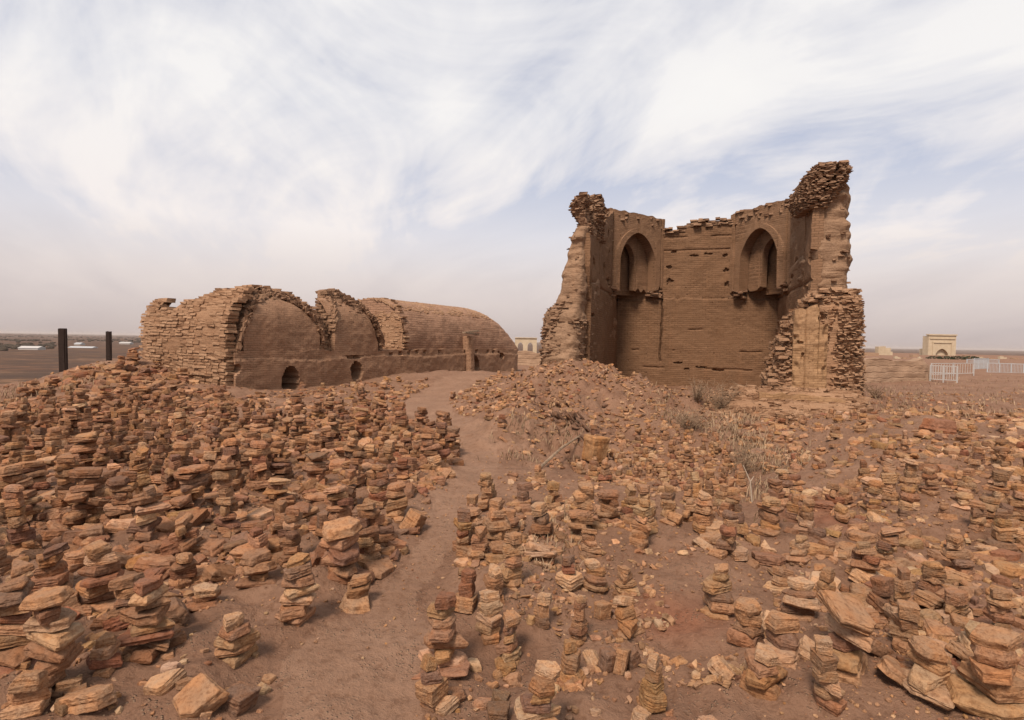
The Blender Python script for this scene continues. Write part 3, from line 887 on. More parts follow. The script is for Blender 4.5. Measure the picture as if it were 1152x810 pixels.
panel(mb, xs, np.full_like(xs, .35), zt, lambda x, d, z: RL(x, 15.2 + d, z), .3, .03,
      lambda x, z: .022 * fbm(x * 5, z * 5, 3) + .012 * vnoise(x * 7, z * 17, 2) + .035 * np.exp(-((x - 2.56 - .015 * vnoise(z * 4, 0 * z, 1)) / .016) ** 2) + .07 * (fbm(x * 3, z * 2.5, 6) > .7) + .10 * np.clip((np.abs(x - 2.67) - .27 + .10 * fbm(z * 3, x * 2, 4)) / .08, 0, 1))
mb.build('pilaster', M_OCHRE, ruin, True, 50)
mb = MB()
kp = [(-.5, .3, 3.9, 13.6, 15.6), (.12, .5, 3.85, 13.9, 15.6), (.2, .6, 3.8, 14.2, 15.6), (.38, .8, 3.75, 14.35, 15.6), (.45, 1.0, 3.7, 14.6, 15.6), (.62, 1.2, 3.7, 14.8, 15.6)]
rings(mb, kp, RL, amp=.07, seed=44, n=120, dz=.04)
ring_bricks(mb, kp, RL, -.05, .6, amp=.07, seed=44, miss=.2, out=.05, L_=.2, course=.055, prob=lambda x, d, z: 1 if d < 15.4 else 0, tint=(.3, 1))
for _ in range(420):
    x = RNG.uniform(.4, 3.7); d = RNG.uniform(14.0, 15.2)
    z = np.interp(d, [13.9, 14.3, 14.7, 15.2], [.12, .22, .5, .66]) * np.clip((x + .2) / 1.2, .5, 1) + .02
    mb.box(RL(x, d, z), RL(1, RNG.normal() * .4, .1 * RNG.normal()), RL(0, 1, .15 * RNG.normal()), (0, 0, 1), RNG.uniform(.1, .24), .16, .06, .3, RNG.uniform(.2, 1))
mb.build('plinth', M_BRICK_O, ruin)
mb = MB()
xs = np.linspace(1.5, 3.3, 30)
panel(mb, xs, np.full_like(xs, .28), .56 + .05 * vnoise(xs * 5, 0 * xs, 2), lambda x, d, z: RL(x, 14.52 + d, z), .3, .04, lambda x, z: .02 * fbm(x * 4, z * 6, 3))
mb.build('plinth_plaster', M_OCHRE, ruin, True, 50)

#@@TOMB
# ------------------------------------------------------------------ the long vaulted tomb
TE = np.array((.46, .888)); TW = np.array((-.888, .46)); TP = np.array((-8.2, 16.3))


def TL(s, t, z):
    s, t, z = np.broadcast_arrays(np.asarray(s, float), np.asarray(t, float), np.asarray(z, float))
    return np.stack([TP[0] + TE[0] * s + TW[0] * t, TP[1] + TE[1] * s + TW[1] * t, z], -1)


tomb = empty('vaulted_tomb', TL(9, 2, 0), 'long low vaulted mud-brick tomb, its near end broken open in two arched bays', 'tomb')


def hA(s, t):
    cl = lambda q: np.clip(q, 1e-4, 1)
    fs = cl((s + .02) / 2.2) ** .22; fb = cl((4.0 - t) / 2.0) ** .25; ff = cl((t - .05) / 1.2) ** .22; fr = cl((3.72 - s) / 1.0) ** .36
    h = 1.2 + 2.22 * np.minimum(np.minimum(fs, fb), np.minimum(ff, fr))
    nz = .10 * fbm(s * 2.2, t * 2.2, 4)
    hole = (t > 2.0 + .2 * vnoise(s * 2, t * 2, 1)) & (t < 3.6) & (s > .42)
    h = np.where(hole, np.minimum(h, 1.9), h)
    low = (t > 1.9) & (t < 3.55) & (s <= .42)
    h = np.where(low, np.minimum(h, 2.50 + .25 * np.clip((2.6 - t), 0, 1) + nz), h)
    h = np.where((t >= 3.5) & (s > .3), np.minimum(h, 2.9 + nz * .6), h)
    inside = (s > -.02) & (s < 3.72) & (t > .05) & (t < 4.0) & ((s < 1.4) | (t < 1.6 - .5 * (s - 1.4)))
    return np.where(inside, h, -1)


def hB(s, t):
    cl = lambda q: np.clip(q, 1e-4, 1)
    fl = cl((s - 4.0) / .6) ** .34; fr = cl((6.75 - s) / 1.7) ** .5; fb = cl((1.3 - t) / .4) ** .25; ff = cl((t - .05) / 1.2) ** .22
    h = 1.2 + 2.30 * np.minimum(np.minimum(fl, fr), np.minimum(fb, ff)) + .08 * fbm(s * 2.5, t * 2.5, 9) + .12 * np.clip(s - 4.6, 0, .8)
    inside = (s > 4.05) & (s < 6.7) & (t > .05) & (t < .9)
    return np.where(inside, h, -1)


def hN(s, t):     # low stub in the gap between the two bays
    inside = (s > 3.5) & (s < 4.0) & (t > .12) & (t < .6)
    return np.where(inside, 2.1 + .35 * fbm(s * 4, t * 4, 2), -1)


def solid_bricks(mb, hf, s0, s1, t0, t1, z0=.0, course=.118, L_=.27, res=.05, miss=.04, out=.025, only=None, tint=(.2, .9)):
    gs = np.arange(s0 - .2, s1 + .2, res); gt = np.arange(t0 - .2, t1 + .2, res)
    S, T = np.meshgrid(gs, gt, indexing='ij'); Hh = hf(S, T)
    # inner core
    P = TL(S, T, np.where(Hh > 0, np.maximum(Hh - .10, 0), min(1.0, max(z0, 0) + .9))); ok = Hh > 0
    cols = P.shape[1]; fs = [(i * cols + j, i * cols + j + 1, (i + 1) * cols + j + 1, (i + 1) * cols + j) for i in range(P.shape[0] - 1) for j in range(cols - 1)
                             if ok[i:i + 2, j:j + 2].any()]
    mb.add(P.reshape(-1, 3), fs, .15)
    Hs = Hh.copy()
    for _ in range(2): Hs = (Hs + np.roll(Hs, 1, 0) + np.roll(Hs, -1, 0) + np.roll(Hs, 1, 1) + np.roll(Hs, -1, 1)) / 5
    gx, gt_ = np.gradient(Hs, res)
    z = z0; up = np.array((0, 0, 1.0))
    while z < Hh.max() + course:
        ins = Hh > z
        edge = ins & ~(np.roll(ins, 1, 0) & np.roll(ins, -1, 0) & np.roll(ins, 1, 1) & np.roll(ins, -1, 1))
        ii = np.argwhere(edge); RNG.shuffle(ii)
        acc = np.zeros((0, 2))
        for i, j in ii:
            p = np.array((gs[i], gt[j]))
            if len(acc) and np.min(np.abs(acc - p).sum(1)) < L_ * RNG.uniform(.78, 1.0): continue
            if only is not None and not only(p[0], p[1], z): continue
            g = np.array((gx[i, j], gt_[i, j])); gl = np.hypot(*g)
            if gl < 1e-3: g = RNG.normal(size=2); gl = np.hypot(*g)
            nrm = -g / gl
            acc = np.vstack([acc, p])
            if RNG.random() < miss: continue
            n3 = TL(nrm[0], nrm[1], 0) - TL(0, 0, 0); u3 = np.array((-n3[1], n3[0], 0))
            c = TL(p[0], p[1], z) + n3 * (RNG.normal(0, out) - .06)
            mb.box(c, u3 + n3 * RNG.normal(0, .06), n3, up + RNG.normal(0, .035) * u3 + RNG.normal(0, .03) * n3, L_ * RNG.uniform(.85, 1.12), .30, course * RNG.uniform(.72, .9), .2, RNG.uniform(*tint))
        z += course


mb = MB(); solid_bricks(mb, hA, 0, 3.8, 0, 4, z0=1.1, course=.075, L_=.2, only=lambda s, t, z: s > .7 or (t > 1.8 and z > 2.2 and s > .3))


def gable(mb, s_of_z, t0, t1, z0, top, course=.085, L_=.30, tint=(.3, .95), miss=.012):
    """courses of long bricks laid across an end wall that leans inwards"""
    z = z0; row = 0
    u = TL(0, 1, 0) - TL(0, 0, 0); n = TL(-1, 0, 0) - TL(0, 0, 0); up = np.array((0, 0, 1.0))
    tt = np.arange(t0 + .05, t1 - .04, .07); qq = np.linspace(0, 1, 60)
    tp = np.array([top(q_) for q_ in tt]) - .05
    Zq = z0 + (tp[:, None] - z0) * qq; Tq = np.repeat(tt[:, None], 60, 1)
    ed_ = np.maximum(t0 + .22 - Tq, 0) + np.maximum(Tq - t1 + .22, 0)
    Sq = np.vectorize(s_of_z)(Zq) - .025 + .35 * ed_ ** 2 + .015 * vnoise(Tq * 6, Zq * 6, 2)
    mb.grid(TL(Sq, Tq, Zq), tint=.4); mb.grid(TL(Sq + .25, Tq, Zq), tint=.4)
    while z < 3.6:
        t = t0 + (row % 2) * .07 - .09 + RNG.uniform(-.04, .04)
        wav = RNG.normal(0, .012)
        while t < t1:
            l = L_ * RNG.uniform(.8, 1.12)
            zz = z + .03 * n1(t * .9, row * .35) + .008 * RNG.normal()
            if zz < top(t + l / 2) and RNG.random() > miss:
                ed = max(t0 + .22 - t, 0) + max(t + l - t1 + .22, 0)
                c = TL(s_of_z(z) + .10 + wav + RNG.normal(0, .012) + .35 * ed * ed + .03 * n1(t * 1.3, z * 1.3), t + l / 2, zz)
                mb.box(c, u + n * RNG.normal(0, .02), n, up + u * RNG.normal(0, .02) - n * .08, l * .97, .30, course * RNG.uniform(.78, .92), .16, RNG.uniform(*tint))
            t += l
        z += course; row += 1


def topA(t):
    w = .07 * n1(t * 3, 4)
    if t > 3.5: return 2.92 + w
    if t > 1.9: return 2.52 + .42 * min(max((2.9 - t) / 1.0, 0), 1) + w
    return 2.86 + .50 * min(max((1.9 - t) / 1.2, 0), 1) - .55 * max(.7 - t, 0) ** 1.2 + w


gable(mb, lambda z: 2.2 * max((z - 1.2) / 2.3, 0) ** 4.5 - .02, -.02, 4.05, -.2, topA)
mb.build('brick_end', M_BRICK_O, tomb)
mb = MB(); solid_bricks(mb, hB, 3.6, 6.8, 0, 1.2, z0=.9, course=.11, L_=.24, tint=(0, .7), out=.04)
mb.build('broken_bay', M_BRICK, tomb)
mb = MB(); solid_bricks(mb, hN, 3.3, 4.4, .1, .7, z0=1.1, course=.1, L_=.2, out=.05)
mb.build('broken_stub', M_BRICK, tomb)


def tface(z): return .05 + 1.2 * np.clip((z - 1.2) / 2.2, 0, 1) ** 4.5


def trel(x, z): return .03 * fbm(x * 1.2, z * 1.2, 3) + .010 * fbm(x * 6, z * 8, 3)


for s0, s1, hfn in ((.48, 3.42, lambda s: 1.22 + 1.66 * np.power(np.clip(1 - np.abs((s - 1.95) / 1.56) ** 2.4, .0, 1), .6)),
                    (4.1, 6.4, lambda s: np.minimum(3.18 + .10 * np.minimum(s - 4.7, .7) - .3 * np.clip(4.45 - s, 0, 1), 1.22 + 2.6 * np.clip((6.5 - s) / 1.7, 0, 1) ** .7))):
    mb = MB(); s = np.arange(s0, s1, .04)
    hi = np.maximum(hfn(s) + .06 * vnoise(s * 6, 0 * s, 2), 1.3)
    panel(mb, s, np.full_like(s, 1.1), hi, lambda x, d, z: TL(x, tface(z) - .17 + d, z), .25, .04, trel)
    mb.build('plaster_panel', M_PLASTER_L, tomb, True, 50)
for s_a, s_b, f, wgt in ((.30, 3.55, lambda s: 1.22 + 1.84 * np.power(np.clip(1 - np.abs((s - 1.95) / 1.65) ** 2.4, 0, 1), .6), 1), (4.1, 6.65, lambda s: np.minimum(np.minimum(3.30 + .12 * np.minimum(s - 4.7, .7), 1.22 + 2.75 * np.clip((6.7 - s) / 1.7, 0, 1) ** .7), 1.22 + 2.3 * np.clip((s - 4.02) / .75, 0, 1) ** .4), 1)):
    mb = MB(); s = s_a     # jagged bricks round each plastered bay
    while s < s_b:
        zt = float(f(np.array(s)))
        slope = (float(f(np.array(s + .05))) - zt) / .05
        for k in range(3):
            z = zt + RNG.uniform(-.14, .16)
            if z < 1.25: continue
            a = math.atan(slope) + RNG.normal(0, .35)
            u3 = TL(math.cos(a), 0, math.sin(a)) - TL(0, 0, 0); n3 = TL(0, 1, 0) - TL(0, 0, 0)
            mb.box(TL(s, float(tface(z)) - .12 + RNG.uniform(0, .14), z), u3, n3, np.cross(u3, n3), RNG.uniform(.1, .28), .3, .075, .3, RNG.uniform(0, .6))
        s += .07 / math.sqrt(1 + min(slope * slope, 25))
    mb.build('broken_arch_edge', M_BRICK, tomb)

# lower wall with its holes
mb = MB(); s = np.arange(.16, 18.9, .05)


def lrel(x, z):
    r = .05 * fbm(x * .7, z * .9, 12) + .014 * fbm(x * 5, z * 7, 3) - .05 * (z < 1.0 + .08 * vnoise(x * .9, 0 * x, 3))
    for _s, _z, _w, _h, dp in ((2.15, .36, .30, .42, 1.7), (5.15, .52, .27, .32, 1.2), (13.6, .52, .32, .42, 1.7), (16.3, .9, .25, .16, .3), (.15, .75, .2, .14, .25), (5.1, 1.0, .35, .05, .2)):
        r += dp * ((np.abs((x - _s) / _w) ** 2 + np.abs((z - _z) / _h) ** 2.4) < 1 + .35 * vnoise(x * 8, z * 8, 5))
    for _s in np.arange(7.2, 17.5, .55):
        if vnoise(_s * 3.1, 0, 1) > -.1:
            r += .12 * ((np.abs(x - _s) < .10) & (np.abs(z - 1.16 - .06 * vnoise(_s, 0, 4)) < .06))
    return r


panel(mb, s, np.full_like(s, -.5), 1.27 + .05 * vnoise(s * 2, 0 * s, 1), lambda x, d, z: TL(x, -.12 + d + .35 * np.clip((x - 17.6) / 1.3, 0, 1) ** 2, z), 2.2, .05, lrel)
mb.build('lower_wall', M_PLASTER_L, tomb, True, 50)
# complete part of the vault with its rounded far end
mb = MB()
sv = np.arange(8.3, 18.8, .07); ph = np.linspace(0, math.pi, 90)
S, PH = np.meshgrid(sv, ph, indexing='ij')
rr = np.power(np.clip(1 - np.clip((S - 14.8) / 3.95, 0, 1) ** 2.3, 0, 1), 1 / 2.0)
cph = np.cos(PH)
T = 2 - 1.95 * np.sign(cph) * np.abs(cph) ** .85
Zv = 1.15 + 2.28 * rr * np.power(np.sin(PH) + 1e-6, .72)
nz = .04 * fbm(S * .9, T * .9, Zv, 3) + .018 * vnoise(S * 3, T * 3, Zv * 8) + .012 * fbm(S * 6, T * 6, Zv * 8, 2)
P = TL(S, T - nz * cph, Zv + nz * np.sin(PH)); mb.grid(P, tint=.5, flip=False)
mb.add(P[0], [tuple(range(90))], .5)
mb.build('barrel_vault', M_VAULT, tomb, True, 60)
mb = MB()   # bare brick courses on the near stretch and along the ridge
gable(mb, lambda z: 8.15 + .5 * max((z - 1.2) / 2.2, 0) ** 3, .06, 3.95, .3, lambda t: 1.15 + 2.36 * max(1 - abs((t - 2) / 1.97) ** 2.6, 0) ** .42, course=.075, L_=.22, tint=(.45, 1.0))
for _ in range(900):
    s = RNG.uniform(8.3, 16.5); p = RNG.uniform(math.pi * .26, math.pi * .6)
    r1 = max(1 - max((s - 14.8) / 3.95, 0) ** 2.3, 0) ** .5
    t = 2 - 1.95 * np.sign(math.cos(p)) * abs(math.cos(p)) ** .85; z = 1.15 + 2.28 * r1 * math.sin(p) ** .72
    mb.box(TL(s, t, z - .035), TL(1, .1 * RNG.normal(), .05 * RNG.normal()) - TL(0, 0, 0), TL(0, 1, .5) - TL(0, 0, 0), (0, 0, 1), RNG.uniform(.12, .26), .2, .08, .25, RNG.uniform(.3, .9))
mb.build('bare_brickwork', M_BRICK_O, tomb)
mb = MB()
rings(mb, [(.0, 12.7, 13.15, -.42, .3), (1.9, 12.75, 13.1, -.36, .3), (1.95, 12.8, 13.05, -.3, .3)], TL, amp=.02, n=32, seed=5, strat=.01)
mb.build('buttress', M_PLASTER_L, tomb, True, 50)
mb = MB()
mb.box(TL(12.9, -.3, 2.05), TL(1, .1, -.04) - TL(0, 0, 0), TL(0, 1, 0) - TL(0, 0, 0), (0, 0, 1), 1.5, .14, .07, .1)
mb.box(TL(13.0, -.3, 2.14), TL(1, -.2, .12) - TL(0, 0, 0), TL(0, 1, 0) - TL(0, 0, 0), (0, 0, 1), .8, .12, .08, .1)
tag(mb.build('wooden_plank', M_WOOD, None), 'weathered wooden planks laid across the buttress of the vaulted tomb', 'plank')

#@@FAR
# ------------------------------------------------------------------ steel posts
for i, (ub, vb, ut, vt, y, w, lab) in enumerate(((72.3, 436, 70.3, 369.5, 24.7, .33, 'taller dark steel post standing on the left edge of the hill'), (123, 414, 122.3, 373, 36, .32, 'shorter dark steel post further back, nearer the vaulted tomb'))):
    b, t = at(ub, vb, y), at(ut, vt, y)
    b[2] = min(b[2], h1(b[0], b[1])) - .3
    mb = MB(); up = (t - b) / np.linalg.norm(t - b); ln = np.linalg.norm(t - b); c = (b + t) / 2
    mb.box(c, (1, 0, 0), (0, 1, 0), up, w, .10, ln, .01)
    mb.box(c + np.array((.02, -.06, 0)), (1, 0, 0), (0, 1, 0), up, w * .55, .04, ln * .995, .02)
    tag(mb.build('steel_post', M_STEEL), lab, 'post', 'dark steel posts on the left edge')

# ------------------------------------------------------------------ right-hand background
def face_building(name, lab, cat, u0, u1, vt, vb, y, dep, mat, arches, cornice=True, group=None):
    """portal block: wall with real arched openings, cornice"""
    a, b = at(u0, vt, y), at(u1, vt, y); zt = (a[2] + b[2]) / 2; zb = at(u0, vb, y)[2]
    w = b[0] - a[0]; mid = (a[0] + b[0]) / 2
    root = empty(name, (mid, y, zb), lab, cat, group)
    mb = MB(); xs = np.linspace(-w / 2, w / 2, 161); lo = np.full_like(xs, zb)
    hgt = zt - zb
    for cxr, hw, top in arches:
        c = cxr * w; hf = hw * w
        k = np.abs(xs - c) < hf
        lo[k] = zb + hgt * (top - .25) + hgt * .25 * np.power(1 - np.abs((xs[k] - c) / hf) ** 1.7, .6)
    panel(mb, xs, lo, np.full_like(xs, zt), lambda x, d, z: np.stack([mid + x, y + d, z], -1), .8, hgt / 14)
    mb.build('front_wall', mat, root)
    mb = MB()
    mb.box((mid, y + .8 + dep / 2 + .004, (zb + zt) / 2 - hgt * .01), (1, 0, 0), (0, 1, 0), (0, 0, 1), w * .985, dep, hgt * .97)
    if len(arches) == 1: mb.build('chamber', mat, root)
    if cornice:
        mb = MB()
        mb.box((mid, y + .35, zt + hgt * .025), (1, 0, 0), (0, 1, 0), (0, 0, 1), w * 1.03, 1.2, hgt * .05)
        mb.build('cornice', mat, root)
        if len(arches) == 1:
            mb = MB()
            for sx in (-1, 1): mb.box((mid + sx * w * .34, y - .1, zb + hgt * .36), (1, 0, 0), (0, 1, 0), (0, 0, 1), w * .035, .22, hgt * .72)
            mb.box((mid, y - .1, zb + hgt * .74), (1, 0, 0), (0, 1, 0), (0, 0, 1), w * .715, .22, hgt * .05)
            mb.box((mid, y - .1, zb + hgt * .88), (1, 0, 0), (0, 1, 0), (0, 0, 1), w * .92, .22, hgt * .03)
            mb.build('portal_frame', mat, root)
    return root


face_building('portal_tomb', 'square pale stone portal with a pointed arch beyond the cemetery fences', 'mausoleum', 1045, 1076, 377.5, 407, 160, 1.6, M_FARSTONE, [(0, .23, .50)])
mb = MB(); p = at(1040.5, 394, 164); mb.box((p[0], p[1], p[2] - 1.4), (1, 0, 0), (0, 1, 0), (0, 0, 1), 1.7, 2, 3.6, .05)
tag(mb.build('side_chamber', M_FARSTONE), 'small pale block standing just left of the stone portal', 'outbuilding')
r = face_building('twin_arch_gate', 'pale gateway with two arched openings seen between tomb and roofless ruin', 'gateway', 579.5, 604, 380.5, 397, 150, 1, M_FARSTONE, [(-.25, .12, .72), (.2, .12, .72)])
# low mud walls
def mud_wall(name, lab, pts, y0, thick=.6, seed=0):
    mb = MB()
    P = [at(u, v, y) for u, v, y in pts]; Bz = []
    n = 90
    q = np.linspace(0, len(P) - 1, n); xs = np.interp(q, range(len(P)), [p[0] for p in P]); yy = np.interp(q, range(len(P)), [p[1] for p in P]); zt = np.interp(q, range(len(P)), [p[2] for p in P])
    zt = zt + .09 * fbm(xs * 1.1, yy * 1.1, seed)
    zb = H(xs, yy, False) - .3
    m = 16; T = np.linspace(0, 1, m)
    Zg = zb[:, None] + (zt - zb)[:, None] * T
    nz = .07 * fbm(xs[:, None] * 1.3 + 0 * Zg, Zg * 2.5, seed + 2)
    F = np.stack([xs[:, None] + 0 * Zg, yy[:, None] + nz + .25 * T - .1, Zg], -1); Bk = F + np.array((0, thick, 0))
    mb.grid(F); mb.grid(Bk, flip=True); mb.grid(np.stack([F[:, -1], Bk[:, -1]], 1)); mb.grid(np.stack([F[0], Bk[0]], 1)); mb.grid(np.stack([F[-1], Bk[-1]], 1))
    return tag(mb.build(name, M_MUDWALL, None, True, 50), lab, 'wall')


mud_wall('mud_wall', 'low eroded mud wall running right from the roofless ruin', [(955, 402, 27), (985, 403, 28), (1010, 405, 29), (1040, 406, 30), (1050, 414, 30.4)], 30, seed=1)
mud_wall('mud_wall', 'low mud wall closing the gap behind tomb and roofless ruin', [(560, 396, 40), (585, 396, 40), (605, 396.5, 40), (630, 397, 40)], 40, seed=5)


def railing(name, lab, u0, u1, vt, vb, y0, y1, mat, nposts, nbars, group, rails=3):
    a, b = at(u0, vt, y0), at(u1, vt, y1); h = a[2] - at(u0, vb, y0)[2]
    root = empty(name, (a[0], a[1], a[2] - h), lab, 'fence', group)
    d = b - a; d[2] = 0; L_ = np.linalg.norm(d); d /= L_; n = np.array((-d[1], d[0], 0)); rr = max(.022, y0 * .0006)
    for i in range(nposts):
        mb = MB(); p = a + d * L_ * i / (nposts - 1)
        mb.box((p[0], p[1], a[2] - h / 2 - .05), d, n, (0, 0, 1), rr * 2.2, rr * 2.2, h + .1)
        mb.build('post', mat, root)
    for k in range(rails):
        mb = MB(); z = a[2] - .03 - (h * .78) * k / (rails - 1)
        mb.box((*(a + d * L_ / 2)[:2], z), d, n, (0, 0, 1), L_, rr * 1.2, rr * 1.6); mb.build('rail', mat, root)
    for i in range(nbars):
        mb = MB(); p = a + d * L_ * (i + .5) / nbars
        mb.box((p[0], p[1], a[2] - h * .42), d, n, (0, 0, 1), rr * .8, rr * .8, h * .76); mb.build('bar', mat, root)
    return root


railing('railing', 'white painted railing front panel beside the low mud wall', 1047, 1077.5, 410.5, 430, 30, 29, M_WHITE, 3, 12, 'white grave railings')
railing('railing', 'white railing panel reaching back to the right, behind the front panel', 1048, 1096, 408.5, 424, 34, 37, M_WHITE, 3, 16, 'white grave railings', 2)
for u0, u1, vt, vb, y0, y1, lab in ((1096, 1112, 403, 420, 50, 52, 'grey-blue grave fence just right of the white railing'), (1111, 1152, 408, 421, 44, 43, 'long grey-blue grave fence cut by the right edge'),
                                    (1088, 1124, 404, 414, 70, 72, 'grey-blue fence set behind the other cemetery fences')):
    railing('cemetery_fence', lab, u0, u1, vt, vb, y0, y1, M_BLUE, 4, 26, 'grey-blue cemetery fences', 2)


def shrub(name, lab, u, v, y, w, h, seed, mat=M_HEDGE, group=None, n=260):
    rg = np.random.default_rng(seed); p = at(u, v, y); mb = MB()
    for _ in range(n):
        q = rg.normal(size=3); q /= np.linalg.norm(q); q *= rg.uniform(.4, 1) ** .5
        c = np.array((p[0] + q[0] * w / 2, p[1] + q[1] * w / 2, p[2] + h * .5 + q[2] * h * .5))
        a = rg.normal(size=3); a /= np.linalg.norm(a); b = np.cross(a, rg.normal(size=3)); b /= np.linalg.norm(b); s = .16 * h * rg.uniform(.5, 1.3)
        mb.add([c - a * s, c + b * s * .7, c + a * s, c - b * s * .7], [(0, 1, 2, 3)], rg.uniform(.2, .8))
    return tag(mb.build(name, mat), lab, 'shrub', group)


for i, (u, w, lab) in enumerate(((1050, 2.2, 'dark clipped shrub below the left corner of the stone portal'), (1064, 2.6, 'dark shrub directly below the arch of the stone portal'),
                                 (1078, 2.6, 'dark shrub below the right corner of the stone portal'), (1092, 2.4, 'dark shrub right of the stone portal behind grey-blue fences'))):
    shrub('dark_shrub', lab, u, 405.5, 95, w, .75, 50 + i, group='dark shrubs before the stone portal')


def blocks(name, lab, cat, lst, y, mat, seed=0, group=None):
    mb = MB(); rg = np.random.default_rng(seed)
    for u0, u1, vt, vb in lst:
        a, b = at(u0, vt, y), at(u1, vb, y)
        mb.box(((a[0] + b[0]) / 2, y, (a[2] + b[2]) / 2), (1, 0, 0), (0, 1, 0), (0, 0, 1), b[0] - a[0], (b[0] - a[0]) * .8, a[2] - b[2], .07, rg.uniform(.2, .9))
    return tag(mb.build(name, mat), lab, cat, group)


blocks('stepped_ruin', 'small stepped ruined tower on the skyline left of the stone portal', 'ruin', [(986.5, 994, 389.5, 404), (994, 1000, 391.5, 404), (1000, 1003, 395.5, 404)], 140, M_FARSTONE, 3)
blocks('flat_roofed_hut', 'low brown flat hut on the skyline beside the ruined pier', 'hut', [(966, 984, 396.5, 404)], 120, M_MUDWALL, 4)
blocks('grave_marker', 'tiny domed grave on the skyline between stepped ruin and portal', 'grave', [(1025, 1031, 399, 405)], 110, M_MUDWALL, 5)
for i, (u0, u1, vt, m, lab) in enumerate(((1006, 1012, 401, M_FARSTONE, 'small pale grave block just right of the stepped ruin'), (1015, 1022, 402, M_MUDWALL, 'low brown grave block midway between stepped ruin and portal'), (1033, 1037, 401.5, M_FARSTONE, 'narrow pale grave block beside the portal side chamber'), (1112, 1120, 402.5, M_MUDWALL, 'brown flat grave block midway between portal and right edge'), (1084, 1093, 400, M_MUDWALL, 'brown grave block above the grey-blue fences, nearest the portal'), (1100, 1108, 401.5, M_FARSTONE, 'pale grave block behind the grey-blue fences'),
                                           (1124, 1131, 401, M_FARSTONE, 'pale taller grave block near the right edge skyline'), (1138, 1149, 402.5, M_MUDWALL, 'brown low grave block at the far right skyline'))):
    blocks('grave_block', lab, 'grave', [(u0, (u0 + u1) / 2, vt, 409), ((u0 + u1) / 2, u1, vt + 1.2, 409)], 90 + 3 * i, m, 20 + i, 'grave blocks beyond the fences')

# ------------------------------------------------------------------ far plain on the left
for i, (u0, u1, vt, vb, y, lab) in enumerate(((25, 47, 390.6, 394.8, 520, 'long white farm shed on the plain left of the taller post'), (80, 107, 390.6, 392.8, 620, 'long low white building between the two steel posts'),
                                               (136, 148, 385.4, 387, 900, 'distant white building right of the shorter post'), (86, 93, 386.3, 389, 760, 'small pale house above the long building between the posts'))):
    a, b = at(u0, vt, y), at(u1, vb, y); root = empty('white_building', ((a[0] + b[0]) / 2, y, b[2]), lab, 'building', 'white buildings on the plain')
    zb = min(b[2], h1((a[0] + b[0]) / 2, y)) - .5; W_ = b[0] - a[0]; h = a[2] - zb
    mb = MB(); mb.box(((a[0] + b[0]) / 2, y, zb + h * .42), (1, 0, 0), (0, 1, 0), (0, 0, 1), W_, 9, h * .84); mb.build('wall', M_WHITE, root)
    mb = MB(); x0, x1, ym = a[0] - .4, b[0] + .4, y; z0, z1 = zb + h * .8405, a[2] + 1.2
    mb.add([(x0, y - 5, z0), (x1, y - 5, z0), (x1, y, z1), (x0, y, z1), (x0, y + 5, z0), (x1, y + 5, z0)], [(0, 1, 2, 3), (3, 2, 5, 4), (0, 3, 4), (1, 5, 2), (0, 4, 5, 1)])
    mb.build('roof', M_BLUE if i % 2 else M_WHITE, root)
mb = MB(); rg = np.random.default_rng(5)
for _ in range(6000):
    y = 330 * math.exp(rg.uniform(0, 2.9)); x = rg.uniform(-1.1, -.30) * y
    if n1(x / 190, y / 110) + .5 * n1(x / 60 + 9, y / 40) < .46: continue
    if any(abs(x / y - bu) < .045 and y < by for bu, by in ((-.843, 520), (-.753, 620), (-.678, 900), (-.758, 760))): continue
    z = h1(x, y); w = rg.uniform(1.6, 4.2) * (1 + y / 3000); hh = rg.uniform(1.4, 3.6)
    n = 6; q = np.linspace(0, 6.28, n, endpoint=False)
    ring = [np.stack([x + np.cos(q) * w * s_ * rg.uniform(.7, 1.3, n), y + np.sin(q) * w * s_ * .8, np.full(n, z + hh * t) + rg.normal(0, .3, n)], -1) for s_, t in ((.5, -.1), (1, .35), (.7, .75), (.25, 1.0))]
    mb.grid(np.array(ring), True, rg.uniform(.2, .8)); mb.f.append(tuple(range(mb.n - n, mb.n)))
tag(mb.build('woods', M_WOODS, None, True), kind='stuff')

#@@CAIRNS
# ------------------------------------------------------------------ cairns and stones
def inpoly(px, py, poly):
    c = False; n = len(poly)
    for i in range(n):
        (x0, y0), (x1, y1) = poly[i], poly[i - 1]
        if (y0 > py) != (y1 > py) and px < (x1 - x0) * (py - y0) / (y1 - y0) + x0: c = not c
    return c


